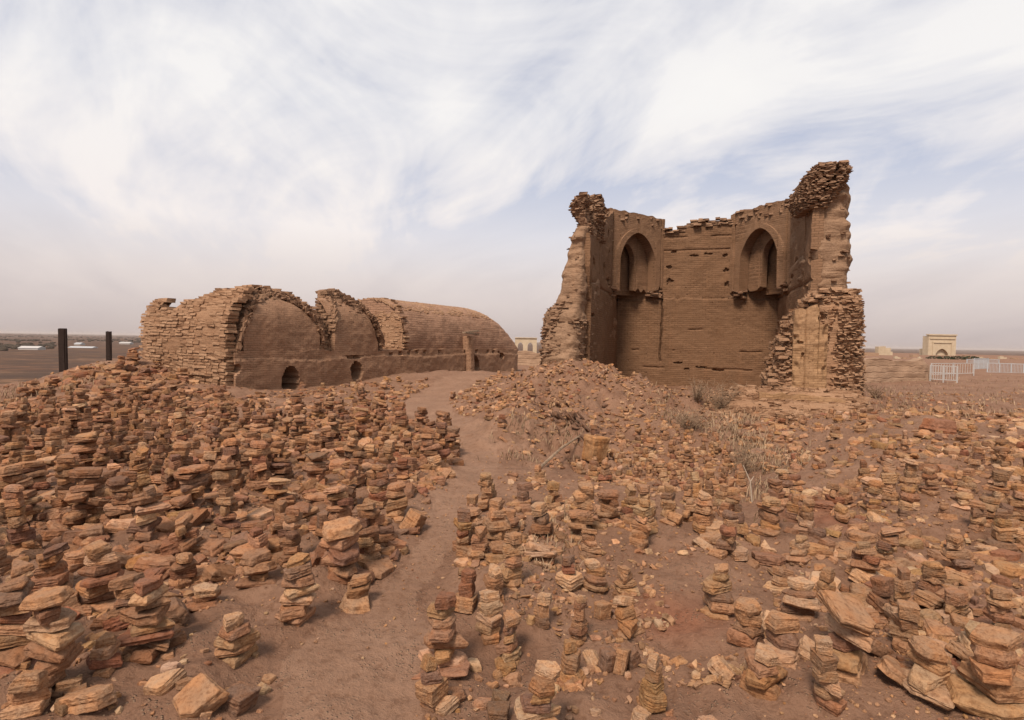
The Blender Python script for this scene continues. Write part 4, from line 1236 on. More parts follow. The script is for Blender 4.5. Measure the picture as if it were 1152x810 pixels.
REG = {
    'left': [(-260, 470), (-10, 476), (60, 462), (160, 452), (215, 466), (300, 474), (420, 458), (500, 478), (524, 500), (508, 540), (488, 588), (474, 618), (440, 640), (405, 650), (352, 640), (318, 652), (270, 640), (240, 668), (205, 700), (140, 705), (90, 760), (-10, 770), (-260, 900)],
    'centre': [(532, 545), (600, 535), (668, 560), (735, 586), (735, 612), (650, 600), (640, 640), (600, 660), (598, 700), (548, 700), (520, 640), (506, 620), (512, 580)],
    'hollow': [(642, 520), (690, 492), (760, 478), (826, 500), (842, 548), (820, 585), (770, 592), (700, 575), (655, 548)],
    'right': [(868, 560), (930, 556), (1000, 534), (1160, 516), (1400, 520), (1400, 800), (1160, 770), (1060, 762), (985, 725), (930, 680), (880, 668), (850, 640), (800, 632), (765, 618), (785, 600), (850, 596)],
    'upper': [(498, 452), (540, 440), (600, 436), (640, 452), (620, 470), (560, 486), (520, 470)],
    'slope': [(840, 452), (960, 470), (1160, 470), (1160, 512), (1000, 528), (925, 540), (870, 520), (830, 485)],
    'mound': [(570, 440), (618, 418), (700, 415), (745, 440), (770, 466), (700, 470), (640, 462)],
    'rubble': [(20, 445), (90, 416), (150, 408), (215, 430), (262, 446), (300, 452), (240, 466), (160, 452), (60, 462), (0, 470)],
    'foot': [(250, 452), (330, 440), (420, 430), (520, 424), (590, 420), (590, 436), (480, 446), (400, 458), (300, 474)],
}
CAIRNS = []      # dicts: stones, region, u, v, hpx, x, y ...


def clear_of(x, y, w): return all((c['x'] - x) ** 2 + (c['y'] - y) ** 2 > (w + c['w'] * .5) ** 2 for c in CAIRNS if abs(c['x'] - x) < 1)


# hand placed ones: u, v of base, v of top, width px, stones, cap hue, weights, label
TAN, YEL, RED = (8, 2.5, .6, 1.2, 1, 4), (5, 2, .5, 4, 1, 2), (4, 1, 3, .6, 2, 4)
HERO = [
    (265, 748, 693, 46, 5, 'pale', TAN, 'low cairn alone on bare earth, wide base stones and a pale wedge on top'),
    (168, 744, 648, 66, 8, 'reddish', RED, 'thick dark cairn of tilted slabs with a red stone near its top'),
    (62, 786, 658, 78, 8, 'tan', W_LEFT, 'big dark slab cairn at lower left, flat tan slab on top'),
    (14, 752, 640, 80, 8, 'brown', RED, 'massive dark cairn cut by the left edge of the photo'),
    (112, 690, 606, 62, 7, 'tan', W_LEFT, 'broad cairn behind the big lower-left slab cairn'),
    (333, 702, 628, 44, 7, 'ochre', TAN, 'seven-stone tan cairn on bare earth just left of the path'),
    (401, 686, 650, 44, 3, 'tan', TAN, 'squat three-stone cairn on the left verge of the path'),
    (394, 660, 590, 52, 6, 'tan', W_LEFT, 'stout cairn of thick slabs behind the squat three-stone cairn'),
    (230, 682, 655, 46, 3, 'pale', W_LEFT, 'short three-stone cairn with pale block behind the lone low cairn'),
    (497, 757, 664, 58, 8, 'reddish', TAN, 'tall cairn right of the path with a rough red stone on top'),
    (486, 804, 740, 34, 4, 'ochre', TAN, 'slim four-stone cairn at the bottom, right edge of the path'),
    (551, 727, 670, 34, 5, 'pale', TAN, 'small cairn with pointed grey-pink cap right of the tall red-topped cairn'),
    (573, 752, 695, 34, 6, 'tan', TAN, 'compact cairn of brick-sized stones left of the bottom centre cairn'),
    (557, 686, 642, 36, 4, 'pale', TAN, 'cairn topped by a pale slanting slab on the right verge of the path'),
    (525, 690, 644, 26, 3, 'reddish', RED, 'narrow cairn with a square red stone beside the slanting-slab cairn'),
    (606, 832, 735, 60, 8, 'pale', YEL, 'large yellowish cairn at the bottom centre edge of the photo'),
    (650, 727, 668, 23, 7, 'pale', TAN, 'slender seven-stone tower of small pale blocks'),
    (643, 772, 722, 40, 3, 'ochre', YEL, 'bulky yellow block set on a dark flat base stone'),
    (706, 718, 673, 46, 4, 'pale', YEL, 'square-built four-stone cairn with a pale yellow brick on top'),
    (706, 672, 637, 30, 5, 'tan', TAN, 'neat rounded five-stone cairn behind the square-built yellow-topped cairn'),
    (671, 668, 630, 32, 5, 'pale', TAN, 'small cairn with a pale slab tilting up to the right'),
    (639, 666, 624, 32, 4, 'grey-brown', RED, 'small cairn with red middle stone and dark cap'),
    (663, 632, 600, 26, 5, 'tan', TAN, 'small drum-shaped cairn at the back of the middle clearing'),
    (735, 803, 730, 34, 5, 'pale', YEL, 'upright five-stone cairn alone at bottom, right of centre, blocky cap'),
    (607, 706, 668, 22, 3, 'pale', TAN, 'thin three-stone pile with a pink-white cap on open ground'),
    (843, 730, 678, 38, 4, 'tan', TAN, 'wavy four-stone cairn at the left front of the right-hand field'),
    (856, 788, 735, 58, 4, 'pale', YEL, 'wide yellow cairn of thick slabs at bottom right of centre'),
    (809, 693, 636, 42, 6, 'tan', YEL, 'yellowish cairn at the left corner of the right-hand field'),
    (880, 743, 693, 44, 3, 'tan', TAN, 'heavy block cairn behind the wide yellow slab cairn'),
    (896, 696, 650, 48, 5, 'pale', TAN, 'broad-based cairn with a pale square cap in the right-hand field'),
    (952, 768, 686, 62, 5, 'tan', TAN, 'cairn of big blocks capped by a wide flat tan slab'),
    (938, 806, 724, 44, 6, 'pale', TAN, 'ragged cairn at the bottom right in front of the wide flat slab'),
    (1015, 734, 677, 40, 4, 'tan', TAN, 'four-stone cairn topped by a smooth rounded boulder'),
    (1045, 676, 632, 28, 5, 'ochre', YEL, 'slim cairn banded ochre and red in the right-hand field'),
    (1127, 727, 666, 38, 7, 'tan', TAN, 'tall many-layered cairn near the right edge'),
    (1040, 790, 738, 72, 4, 'tan', TAN, 'leaning cairn of long slabs at the bottom right'),
    (1112, 822, 735, 80, 5, 'tan', TAN, 'largest slab cairn in the bottom right corner'),
    (1085, 652, 604, 40, 6, 'tan', TAN, 'cairn of slabs sloping down to the right, back of right-hand field'),
    (905, 600, 562, 26, 5, 'tan', TAN, 'solitary small round-layered cairn beside the dry gully'),
    (575, 660, 596, 30, 5, 'tan', TAN, 'slim tan cairn at the left front of the middle cluster'),
    (652, 610, 545, 34, 8, 'tan', TAN, 'tallest cairn at the back of the middle cluster'),
    (142, 704, 642, 50, 5, 'brown', W_LEFT, 'dark cairn wedged between the two big lower-left slab cairns'),
    (206, 664, 622, 40, 4, 'tan', W_LEFT, 'short dark cairn behind the short pale-block cairn, left field front'),
    (16, 700, 632, 58, 6, 'brown', W_LEFT, 'stack of dark slabs at the left edge above the massive cut-off cairn'),
    (292, 658, 622, 40, 4, 'brown', W_LEFT, 'low broad cairn at the field edge above the seven-stone tan cairn'),
    (30, 822, 766, 60, 3, 'tan', W_LEFT, 'low slab cairn in the bottom left corner'),
    (120, 762, 716, 44, 4, 'tan', W_LEFT, 'small cairn on bare earth right of the big lower-left slab cairn'),
    (720, 615, 562, 32, 6, 'ochre', TAN, 'ochre-capped cairn below the crowded hollow'),
    (790, 600, 556, 34, 5, 'pale', TAN, 'cairn with a white slab at the right foot of the hollow'),
]
rg = np.random.default_rng(42)
for (u, vb, vt, w, n, cap, wt, lab) in HERO:
    p = gp(u, vb) if vb < 812 else np.array([*flat(u, vb), 0])
    if u < 240: w, vt = w * .86, vt + (vb - vt) * .08
    y = p[1] + w / FPX * p[1] * .25; x = p[0] * y / p[1]
    sc = math.hypot(x, y) / FPX * .97; hh = (vb - vt) * y / FPX * .98
    st = make_stack(rg, x, y, hh, w * y / FPX, n, wt, cap)
    if 'wide flat tan slab' in lab:
        j, m, a_, c_ = st[-1]; st[-1] = (j, m @ Euler((.30, -.12, 0)).to_matrix().to_4x4() @ Matrix.Diagonal((2.1, 1.7, .62, 1)), a_, c_)
    CAIRNS.append(dict(st=st, reg='hero', u=u, v=vb, hpx=vb - vt, x=x, y=y, w=w * y / FPX, n=n, cap=cap, label=lab, h=hh))

SPEC = {'left': (.29, (.24, .60), (.19, .37), W_LEFT, 3600), 'centre': (.22, (.20, .42), (.15, .27), W_RIGHT, 700), 'hollow': (.17, (.14, .34), (.13, .22), W_RIGHT, 1500),
        'right': (.235, (.18, .42), (.15, .26), W_RIGHT, 2600), 'upper': (.34, (.12, .28), (.14, .26), W_RIGHT, 600), 'slope': (.42, (.12, .30), (.15, .27), W_RIGHT, 800),
        'mound': (.36, (.09, .24), (.12, .22), W_RIGHT, 420), 'rubble': (.7, (.2, .5), (.3, .5), W_LEFT, 400), 'foot': (.6, (.1, .3), (.2, .4), W_RIGHT, 400)}
for reg, (spc, hr, wr, wt, tries) in SPEC.items():
    poly = REG[reg]
    P = np.array([gp(u, v)[:2] if 0 <= u <= 1152 and v < 800 else flat(u, v) for u, v in poly])
    x0, y0 = P.min(0); x1, y1 = P.max(0)
    x0 = max(x0, -17); x1 = min(x1, 16); y1 = min(y1, 30)
    for _ in range(tries):
        x, y = rg.uniform(x0, x1), rg.uniform(y0, y1)
        if y < 1.9 or abs(x) > y * 1.15 + .5: continue
        z = h1(x, y); u, v = proj(x, y, z)
        if not inpoly(u, v, poly): continue
        if pd1(x, y) < .05: continue
        k = rg.uniform(.75, 1.25) * (1.0 if y < 9 else 1.1)
        if not clear_of(x, y, spc * .62 * k * (1.35 if y < 5.2 and reg == 'right' else 1)): continue
        if reg in ('right', 'slope', 'centre', 'hollow') and n1(x * .8 + 3, y * .8) + .4 * n1(x * 2.2, y * 2.2) < -.42: continue
        w = rg.uniform(*wr); h = rg.uniform(*hr) * rg.choice((.32, .55, .85, 1.0), p=(.16, .2, .3, .34))
        if reg == 'left' and y < 4.2: w *= .72; h *= .72
        if reg == 'right' and y < 4: w *= .85; h *= .9
        lean = rg.normal(0, .07, 2)
        nl = int(np.clip(round(h / rg.uniform(.05, .085)), 2, 9))
        st = make_stack(rg, x, y, h, w, nl, wt, lean=lean, pairs=.30 if reg == 'left' else .10)
        CAIRNS.append(dict(st=st, reg=reg, u=float(u), v=float(v), hpx=h * FPX / y, x=x, y=y, w=w, n=nl, cap=st[-1][2], label=None, h=h))

# single stones: hand placed ones first (u, v, width px, thickness ratio, tilt, hue, label)
LOOSE = []


def lay(x, y, w, thr, hn, c, tilt=(0, 0), yaw=None, reg='', label=None, sink=.30, up=0.0):
    yaw = rg.uniform(0, 6.28) if yaw is None else yaw
    j = int(np.argmin(np.abs(HI_TH - thr) + rg.uniform(0, .08, len(HI_TH))))
    sz = w * thr / HI_TH[j]
    m = Matrix.Translation((x, y, h1(x, y) + w * thr * (.5 - sink) + up)) @ Euler((tilt[0], tilt[1], yaw)).to_matrix().to_4x4() @ Matrix.Diagonal((w, w * rg.uniform(.8, 1.1), sz, 1))
    z = h1(x, y); u, v = proj(x, y, z)
    LOOSE.append(dict(j=j, m=m, hue=hn, c=c, reg=reg, label=label, u=float(u), v=float(v), px=w * FPX / y, x=x, y=y, thr=thr, w=w))


for (u, v, w, thr, tilt, hn, lab, yaw) in (
        (184, 786, 46, .42, (.25, -.35), 'pale', 'pale squared block tilted on dark stones at lower left', .5),
        (98, 806, 60, .36, (-.25, -.2), 'tan', 'broad rounded slab at the bottom edge, lower left', .2),
        (222, 812, 58, .5, (.5, -.3), 'tan', 'tan slab leaning upright at the bottom edge left of path', .4),
        (268, 806, 40, .7, (.2, .1), 'grey-brown', 'greyish upright chunk at the bottom edge beside the leaning tan slab', 1.0),
        (677, 699, 20, 1.0, (0, .05), 'tan', 'single upright squarish block left of the square-built cairn', .3),
        (683, 757, 22, 1.3, (.1, .12), 'grey-brown', 'leftmost of the upright slabs standing in a row', .2),
        (698, 758, 20, 1.5, (.05, .3), 'tan', 'middle of the upright slabs standing in a row', .9),
        (711, 754, 22, 1.2, (-.1, -.3), 'grey-brown', 'rightmost of the upright slabs standing in a row', 1.4),
        (667, 748, 26, .55, (.3, .9), 'pale', 'long pale stone leaning on the left end of the upright slabs', .2),
        (720, 812, 24, 1.0, (.1, .2), 'pale', 'pale pointed block at the bottom edge before the five-stone cairn', .4),
        (813, 768, 44, .42, (.5, .5), 'pale', 'pale slab propped at a slant left of the wide yellow cairn', .7),
        (498, 808, 36, .4, (.1, -.25), 'pale', 'pale flat slab at the bottom edge on the path verge', .2),
        (900, 668, 42, .4, (.0, .1), 'reddish', 'red-brown flat stone behind the broad-based pale-capped cairn', .2),
        (915, 575, 38, .36, (.0, .05), 'reddish', 'red-brown slab under small stones beside the dry gully', .1),
        (935, 566, 26, .7, (.1, .1), 'pale', 'pale square block resting beside the red-brown slab at the gully', .6),
        (668, 526, 28, 1.15, (.12, .1), 'ochre', 'ochre boulder carrying a tiny cairn before the earth mound', .3),
        (1058, 488, 40, .5, (.05, .05), 'reddish', 'red-brown boulder alone on the right slope below the white railing', .3),
        (1076, 486, 24, .6, (.05, .35), 'tan', 'tan boulder touching the red-brown boulder on the right slope', 1.0),
        (465, 600, 26, 1.0, (.2, .5), 'tan', 'tan block leaning against the cairns at the left path edge', .7),
        (366, 603, 18, 1.6, (.2, -.2), 'grey-brown', 'dark narrow slab standing on end among the left-field cairns', .7),
        (1050, 690, 50, .34, (.2, .3), 'tan', 'slanting tan slab behind the rounded-boulder cairn', .5),
        (985, 742, 44, .36, (.3, .5), 'brown', 'dark slab leaning on the cairn with the wide flat slab', .8),
        (1090, 755, 46, .3, (.3, .35), 'tan', 'long slab sloping above the bottom right corner cairn', .4),
        (872, 722, 46, .75, (.35, -.15), 'pale', 'big pale block tipped on edge behind the wide yellow cairn', .3),
        (912, 745, 60, .28, (.30, .40), 'pale', 'long pale slab sliding forward below the wide flat tan slab', .35),
        (925, 672, 50, .35, (.25, -.2), 'pale', 'pale angular slab just behind the wide flat tan slab', .9),
        (1002, 700, 58, .26, (.15, .55), 'tan', 'dark-edged slab tilted steeply between flat-slab cairn and rounded-boulder cairn', .3),
        (1078, 700, 44, .3, (.2, -.35), 'pale', 'pale flat slab resting between the rounded-boulder cairn and right edge', 1.2),
        (1012, 778, 70, .22, (.22, .50), 'tan', 'long thin slab at the bottom lying before the leaning slab cairn', .25),
        (1142, 775, 56, .3, (.2, .4), 'tan', 'slab cut by the right edge above the bottom corner', .5),
        (975, 662, 40, .4, (.3, .2), 'pale', 'pale wedge stone at the back of the wide flat slab cairn', .1)):
    p = gp(u, v) if v < 811 else np.array([*flat(u, v), 0])
    y = p[1] + .3 * w / FPX * p[1]; x = p[0] * y / p[1]
    lay(x, y, w * y / FPX, thr, hn, np.array(HUES[hn]) * rg.uniform(.95, 1.08), tilt, yaw, 'hero', lab, .12 if thr > .9 else .28)
b = [l for l in LOOSE if l['label'] and 'carrying' in l['label']][0]
st = make_stack(rg, b['x'], b['y'], .30, .16, 4, TAN, 'pale')
dzb = b['m'].translation.z + b['w'] * b['thr'] * .40 - h1(b['x'], b['y'])
st = [(j, Matrix.Translation((0, 0, dzb)) @ m, a, c) for j, m, a, c in st]
CAIRNS.append(dict(st=st, reg='hero', u=668, v=505, hpx=23, x=b['x'], y=b['y'], w=.16, n=4, cap='pale', label='tiny pale-capped cairn on the ochre boulder before the earth mound', h=.3))

# scattered single stones between the cairns
DENS = {'left': (2600, (.08, .34)), 'centre': (260, (.05, .17)), 'hollow': (260, (.06, .17)), 'right': (1000, (.05, .25)), 'upper': (420, (.06, .20)), 'slope': (650, (.06, .28)),
        'mound': (700, (.05, .18)), 'rubble': (800, (.10, .45)), 'foot': (500, (.06, .26))}
for reg, (n, wr) in DENS.items():
    poly = REG[reg]; P = np.array([gp(u, v)[:2] if 0 <= u <= 1152 and v < 800 else flat(u, v) for u, v in poly])
    x0, y0 = P.min(0); x1, y1 = P.max(0); x0 = max(x0, -18); x1 = min(x1, 17); y1 = min(y1, 32)
    k = 0
    for _ in range(n * 6):
        if k >= n: break
        x, y = rg.uniform(x0, x1), rg.uniform(y0, y1)
        if y < 1.9 or abs(x) > y * 1.1 + .4: continue
        u, v = proj(x, y, 0.0 if y < 12 else h1(x, y))
        if not inpoly(u, v, poly): continue
        if pd1(x, y) < .06: continue
        if n1(x * (1.1 if y < 9 else .7) + 40, y * (1.1 if y < 9 else .7)) + .5 * n1(x * 2.7, y * 2.7) < {'left': -.8, 'rubble': -.5, 'right': -.18, 'slope': .0, 'mound': .0}.get(reg, -.3): continue
        w = wr[0] + (wr[1] - wr[0]) * rg.random() ** 2.0
        hn, c = hue(rg, W_LEFT if reg in ('left', 'rubble') else W_RIGHT)
        lay(x, y, w, rg.uniform(.18, .5), hn, c, rg.normal(0, .25, 2), None, reg); k += 1
# stray stones on the open ground
k = 0
while k < 700:
    u, v = rg.uniform(0, 1152), rg.uniform(440, 812)
    x, y = flat(u, v)
    if pd1(x, y) < .0: continue
    if n1(x * .8 + 5.0 * 7, y * .8) < -.1: continue
    w = .03 + .10 * rg.random() ** 2.5
    hn, c = hue(rg, W_RIGHT); lay(x, y, w, rg.uniform(.3, .7), hn, c, rg.normal(0, .2, 2), None, 'open'); k += 1

# --- choose which become objects: those that show largest
vis = lambda c: -10 < c['u'] < 1162 and c['v'] < 850
CAIRNS.sort(key=lambda c: -(c['hpx'] * c['w'] * FPX / c['y'] if vis(c) else 0) - (1e6 if c['label'] else 0))
LOOSE.sort(key=lambda c: -(c['px'] if vis(c) else 0) - (1e6 if c['label'] else 0))
NC, NL = 300, 300
rest = MB()


def put_rest(arr, m, c): rest.add(apply(m, arr[0]), arr[1], c)


NUM = ['none', 'one', 'two', 'three', 'four', 'five', 'six', 'seven', 'eight', 'nine', 'ten']
ORD = ['leftmost', 'second from left', 'third from left', 'fourth from left', 'fifth from left', 'sixth from left', 'seventh from left', 'eighth from left', 'ninth from left', 'tenth from left', 'eleventh from left', 'twelfth from left']
WHERE = {'left': 'left field', 'centre': 'middle cluster', 'hollow': 'crowded hollow', 'right': 'right-hand field', 'upper': 'rise below the ruin', 'slope': 'slope below the right pier',
         'mound': 'mound before the ruin', 'rubble': 'rubble bank by the tomb', 'foot': 'ground along the tomb', 'open': 'open ground', 'hero': 'field'}


def rows(items):
    by = {}
    for c in items: by.setdefault(c['reg'], []).append(c)
    for reg, l in by.items():
        l.sort(key=lambda c: -c['v']); n = len(l)
        for i, c in enumerate(l):
            k = 1 if n < 9 else (3 if n < 30 else 5)
            names = {1: [''], 3: ['front of the ', 'middle of the ', 'back of the '], 5: ['front of the ', 'front half of the ', 'middle of the ', 'back half of the ', 'back of the ']}[k]
            c['row'] = ('on ' if reg in ('slope', 'mound', 'rubble', 'foot', 'open', 'upper') and k == 1 else 'in ' if k == 1 else 'at ') + (names[min(int(i / n * k), k - 1)] or 'the ') + WHERE[reg]


def number(items, desc):
    by = {}
    for c in items: by.setdefault(desc(c), []).append(c)
    for d, l in by.items():
        l.sort(key=lambda c: c['u'])
        for i, c in enumerate(l):
            if len(l) == 1: c['label'] = d.replace('#', '').replace('@', '').strip()
            else: c['label'] = (ORD[min(i, 11)] + ' ' + d.replace('#', '').replace('@', '')).strip()


pick_c = CAIRNS[:NC]
auto = [c for c in pick_c if not c['label']]; rows(auto)
for c in auto:
    c['size'] = 'tall' if c['h'] / c['w'] > 1.5 else ('broad' if c['w'] > .30 else ('low' if c['h'] < .2 else 'stocky'))
number(auto, lambda c: f"{c['size']} {NUM[min(c['n'], 10)]}-layer cairn with {c['cap']} cap {c['row']}")
pick_l = LOOSE[:NL]
auto = [c for c in pick_l if not c['label']]; rows(auto)
for c in auto: c['shape'] = 'flat slab' if c['thr'] < .33 else ('chunk' if c['thr'] < .47 else 'block')
number(auto, lambda c: f"loose {c['hue']} {c['shape']} {c['row']}")

GRP = {'left': 'cairns left of the path', 'centre': 'cairns of the middle cluster', 'hollow': 'cairns in the hollow', 'right': 'cairns of the right-hand field'}
for c in pick_c:
    if c['hpx'] > 20 or c['reg'] == 'hero':
        root = empty('cairn', (c['x'], c['y'], h1(c['x'], c['y'])), c['label'], 'cairn', 'stacked stone cairns')
        for q, (j, m, hn, col) in enumerate(c['st']):
            o = bpy.data.objects.new('base_stone' if q == 0 else 'cap_stone' if q == len(c['st']) - 1 else 'stone', HI[j][0]); COL.objects.link(o); o.parent = root
            o.matrix_basis = Matrix.Translation(-root.location) @ m; o.color = (*[float(q) for q in col], 1)
    else:
        mb = MB()
        for j, m, hn, col in c['st']: mb.add(apply(m, HI_A[j][0]), HI_A[j][1], col)
        tag(mb.build('cairn', M_RUBBLE, None, True, 38), c['label'], 'cairn', 'stacked stone cairns')
for c in CAIRNS[NC:]:
    for j, m, hn, col in c['st']:
        put_rest(LO_A[(j * 7) % len(LO_A)] if True else None, m @ Matrix.Diagonal((1, 1, HI_TH[j] / LO_TH[(j * 7) % len(LO_A)], 1)), col)
for c in pick_l:
    o = bpy.data.objects.new('loose_stone', HI[c['j']][0]); COL.objects.link(o)
    o.matrix_world = c['m']; o.color = (*[float(q) for q in c['c']], 1)
    tag(o, c['label'], 'stone', 'loose stones among the cairns')
for c in LOOSE[NL:]:
    j = c['j']; k = (j * 5) % len(LO_A)
    put_rest(LO_A[k], c['m'] @ Matrix.Diagonal((1, 1, HI_TH[j] / LO_TH[k], 1)), c['c'])
k = tr = 0
while k < 9500 and tr < 60000:
    tr += 1
    y = 2.6 * math.exp(rg.random() * 2.05); x = rg.uniform(-1, 1) * (y * .98 + .3)
    if pd1(x, y) < .05 or (x < -13.5 and y > 16): continue
    onm = math.exp(-((x - 2.2) / 3.2) ** 2 - ((y - 14.3) / 2.6) ** 2)
    if n1(x * 1.3, y * 1.3 + 9) + .5 * n1(x * 3.1, y * 3.1) + 1.3 * onm < (.42 if y < 5.5 else .12): continue
    w = (.022 + .10 * rg.random() ** 2.4) * (.7 if y < 6 else 1.2)
    hn, c = hue(rg, W_RIGHT if x > -.15 * y else W_LEFT); j = int(rg.integers(len(LO_A)))
    put_rest(LO_A[j], Matrix.Translation((x, y, h1(x, y) + w * .08)) @ Euler((*rg.normal(0, .35, 2), rg.uniform(0, 6.3))).to_matrix().to_4x4() @ Matrix.Diagonal((w, w * rg.uniform(.7, 1.1), w * rg.uniform(.7, 1.5), 1)), c); k += 1
k = 0
while k < 2700:      # small flat debris over the mound, the bank and the foot of the walls
    q = rg.random()
    if q < .62: x, y = rg.normal(2.0, 1.5), rg.normal(14.6, 1.5)
    elif q < .8: x, y = rg.normal(.6, 1.0), rg.normal(11.3, 1.0)
    else: x, y = rg.normal(6.0, 2.2), rg.normal(12.9, .8)
    if pd1(x, y) < .05 or n1(x * 1.6, y * 1.6 + 4) < -.25: continue
    w = .04 + .15 * rg.random() ** 2.0; hn, c = hue(rg, W_RIGHT); j = int(rg.integers(len(LO_A)))
    put_rest(LO_A[j], Matrix.Translation((x, y, h1(x, y) + w * .06)) @ Euler((*rg.normal(0, .4, 2), rg.uniform(0, 6.3))).to_matrix().to_4x4() @ Matrix.Diagonal((w, w * rg.uniform(.6, 1.0), w * rg.uniform(.5, 1.1), 1)), c * .95); k += 1
bk = [gp(618 + 9 * i, 458 + 6 * i) for i in range(6)]
for i in range(90):      # dark weathered slabs bedded in the bank
    p = bk[int(rg.integers(6))] + np.array((*rg.normal(0, .22, 2), 0)); w = rg.uniform(.12, .34); j = int(rg.integers(len(LO_A)))
    put_rest(LO_A[j], Matrix.Translation((p[0], p[1], h1(p[0], p[1]) + w * .1)) @ Euler((rg.normal(.5, .2), rg.normal(.6, .2), rg.normal(.6, .3))).to_matrix().to_4x4() @ Matrix.Diagonal((w, w * .6, w * .5, 1)), np.array(HUES['grey-brown']) * rg.uniform(.6, .95))
tag(rest.build('rubble', M_RUBBLE, None, True, 38), kind='stuff')

# gravel: chips on all of the near ground
grv = MB(); CH = [LO_A[i] for i in range(0, 24, 3)]
CHs = []
for i in range(8):
    bm = bmesh.new(); bmesh.ops.create_icosphere(bm, subdivisions=1, radius=.5)
    rgi = np.random.default_rng(900 + i)
    for v in bm.verts: v.co = Vector((v.co.x * rgi.uniform(.7, 1.2), v.co.y * rgi.uniform(.6, 1), v.co.z * rgi.uniform(.4, .8)))
    CHs.append((np.array([v.co for v in bm.verts]), [tuple(v.index for v in f.verts) for f in bm.faces])); bm.free()
k = 0
while k < 12000:
    y = 2.2 * math.exp(rg.random() ** 1.25 * 1.75); x = rg.uniform(-1, 1) * (y * 1.0 + .3)
    pd = pd1(x, y)
    if rg.random() < (.40 if pd < 0 else 0): continue
    if n1(x * 1.1 + 2.0 * 7, y * 1.1) < rg.uniform(-.8, .35): continue
    w = (.007 + .030 * rg.random() ** 3.0) * (.8 if pd < 0 else 1) * (1 if y < 5 else 1.3)
    hn, c = hue(rg, W_RIGHT); m = Matrix.Translation((x, y, h1(x, y) + w * .12)) @ Euler(tuple(rg.uniform(-.5, .5, 2)) + (rg.uniform(0, 6),)).to_matrix().to_4x4() @ Matrix.Scale(w, 4)
    a = CHs[k % 8]; grv.add(apply(m, a[0]), a[1], c); k += 1
tag(grv.build('gravel', M_RUBBLE), kind='stuff')

#@@PLANTS
# ------------------------------------------------------------------ dry plants
gm = MB(); rg = np.random.default_rng(77)
GR = [([(735, 450), (800, 430), (850, 452), (862, 490), (845, 540), (812, 500), (770, 485), (742, 478)], 1300, .18), ([(845, 500), (905, 500), (900, 560), (850, 590), (838, 560)], 500, .15),
      ([(560, 475), (660, 470), (640, 525), (565, 520)], 350, .12), ([(590, 600), (640, 585), (640, 640), (600, 650)], 220, .10), ([(960, 420), (1152, 425), (1152, 470), (960, 465)], 900, .14), ([(0, 440), (130, 410), (100, 440), (0, 470)], 400, .2)]
for poly, n, hh in GR:
    us = [p[0] for p in poly]; vv = [p[1] for p in poly]; k = 0; tr = 0
    G = {}
    while k < n and tr < n * 8:
        tr += 1
        u, v = rg.uniform(min(us), max(us)), rg.uniform(min(vv), max(vv))
        if not inpoly(u, v, poly): continue
        p = gp(round(u / 4) * 4, round(v / 3) * 3) if (round(u / 4), round(v / 3)) not in G else G[(round(u / 4), round(v / 3))]
        G[(round(u / 4), round(v / 3))] = p
        if p[1] > 60: continue
        x, y = p[0] + rg.normal(0, .12), p[1] + rg.normal(0, .2); z = h1(x, y) - .01
        if n1(x * 1.4 + 1.0 * 7, y * 1.4) < -.25: continue
        h = hh * rg.uniform(.4, 1.1); a = rg.uniform(0, 6.28); b = rg.uniform(.2, 1.1) * h; w = .0038 * (1 + y * .09)
        d = np.array((math.cos(a), math.sin(a), 0)); sdv = np.array((-d[1], d[0], 0)) * w
        B = np.array((x, y, z)); Mi = B + d * b * .35 + np.array((0, 0, h * .6)); T_ = B + d * b + np.array((0, 0, h))
        gm.add([B - sdv, B + sdv, Mi + sdv * .8, Mi - sdv * .8, T_], [(0, 1, 2, 3), (3, 2, 4)], rg.uniform(.2, .8)); k += 1
tag(gm.build('dry_grass', M_GRASS), kind='stuff')


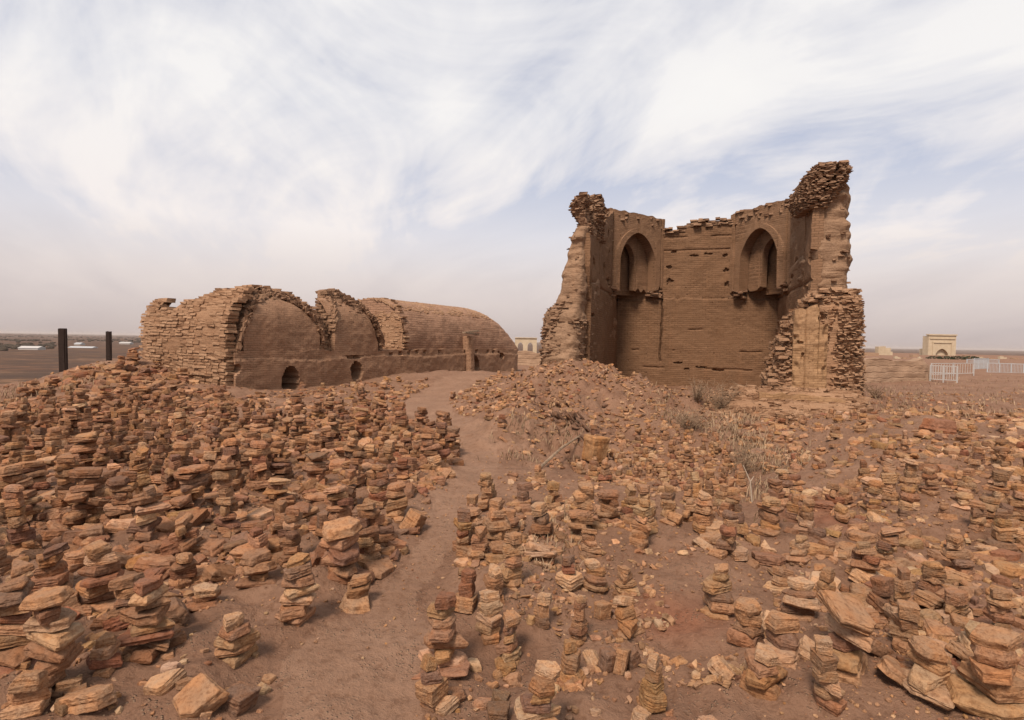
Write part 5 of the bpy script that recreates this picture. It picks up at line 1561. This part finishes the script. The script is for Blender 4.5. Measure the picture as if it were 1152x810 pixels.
def dry_bush(lab, u, v, w, h, seed, n=34):
    p = gp(u, v); rg = np.random.default_rng(seed)
    root = empty('dry_bush', p, lab, 'bush', 'leafless dry bushes')
    mb = MB(); mt = MB()
    for i in range(n):
        a = rg.uniform(0, 6.28); sp_ = rg.uniform(.15, .9); pts = [p.copy()]; q = p.copy(); r0 = .006 * (1 + p[1] * .03)
        dr = np.array((math.cos(a) * sp_ * w / h, math.sin(a) * sp_ * w / h, 1.0)) * h * rg.uniform(.6, 1.05) / 4
        for s in range(4):
            q = q + dr + rg.normal(0, h * .035, 3); pts.append(q.copy())
        mb.tube(pts, [r0 * (1 - .2 * s) for s in range(5)], 4)
        for s in (1, 2, 3, 4):
            for _ in range(3):
                e = pts[s] + np.array((*rg.normal(0, .16 * w, 2), abs(rg.normal(.12 * h, .10 * h))))
                mt.tube([pts[s], (pts[s] + e) / 2 + rg.normal(0, .02 * h, 3), e], [r0 * .5, r0 * .4, r0 * .25], 3)
    mb.build('branches', M_TWIG, root); mt.build('twigs', M_TWIG, root)


dry_bush('leafless brown bush filling the hollow at the foot of the back wall', 812, 462, .8, .6, 1, 22)
dry_bush('tall pale leafless bush at the left end of the plinth', 784, 452, .6, .5, 2, 18)
dry_bush('low spreading dry bush behind the crowded hollow', 775, 484, .8, .42, 3, 24)
dry_bush('wiry dry bush at the top of the dry gully', 834, 535, .5, .42, 4, 22)
dry_bush('small dry bush on the slope under the low mud wall', 985, 448, .6, .35, 5, 16)
mb = MB()
p = gp(846, 566); q = gp(838, 520); q = np.array((p[0] - .06, p[1] + .12, p[2] + .38))
mb.tube([p, (p + q) / 2 + np.array((.03, 0, .02)), q], [.010, .008, .004], 6)
mb.tube([(p + q) / 2 + np.array((.03, 0, .02)), (p + q) / 2 + np.array((.09, .05, .07))], [.006, .003], 5)
tag(mb.build('bleached_branch', M_PALETWIG), 'bleached bare branch sticking up at the edge of the dry gully', 'branch')
p = gp(608, 528); q = gp(652, 494)
mb = MB(); mb.tube([p + np.array((0, 0, .03)), (p + q) / 2 + np.array((0, 0, .08)), q + np.array((0, 0, .05))], [.022, .02, .014], 6)
tag(mb.build('fallen_stick', M_WOOD), 'straight dead stick lying across the foot of the earth bank', 'stick')

# ------------------------------------------------------------------ dusty air
hm = bpy.data.materials.new('dusty_air'); hm.use_nodes = True; nt = hm.node_tree; nt.nodes.clear()
o_ = N(nt, 'ShaderNodeOutputMaterial'); pv = N(nt, 'ShaderNodeVolumePrincipled')
pv.inputs['Color'].default_value = (.84, .74, .68, 1); pv.inputs['Density'].default_value = 8e-5; pv.inputs['Anisotropy'].default_value = 0.0
L(nt, pv.outputs[0], o_.inputs['Volume'])
zmin = float(Z.min()) - 1.0
mb = MB(); mb.box((0, 7000, (zmin + 26) / 2), (1, 0, 0), (0, 1, 0), (0, 0, 1), 31000, 17500, 26 - zmin)
tag(mb.build('haze', hm), kind='stuff')

print('cairns', len(CAIRNS), 'loose', len(LOOSE), 'objects', len(bpy.data.objects))
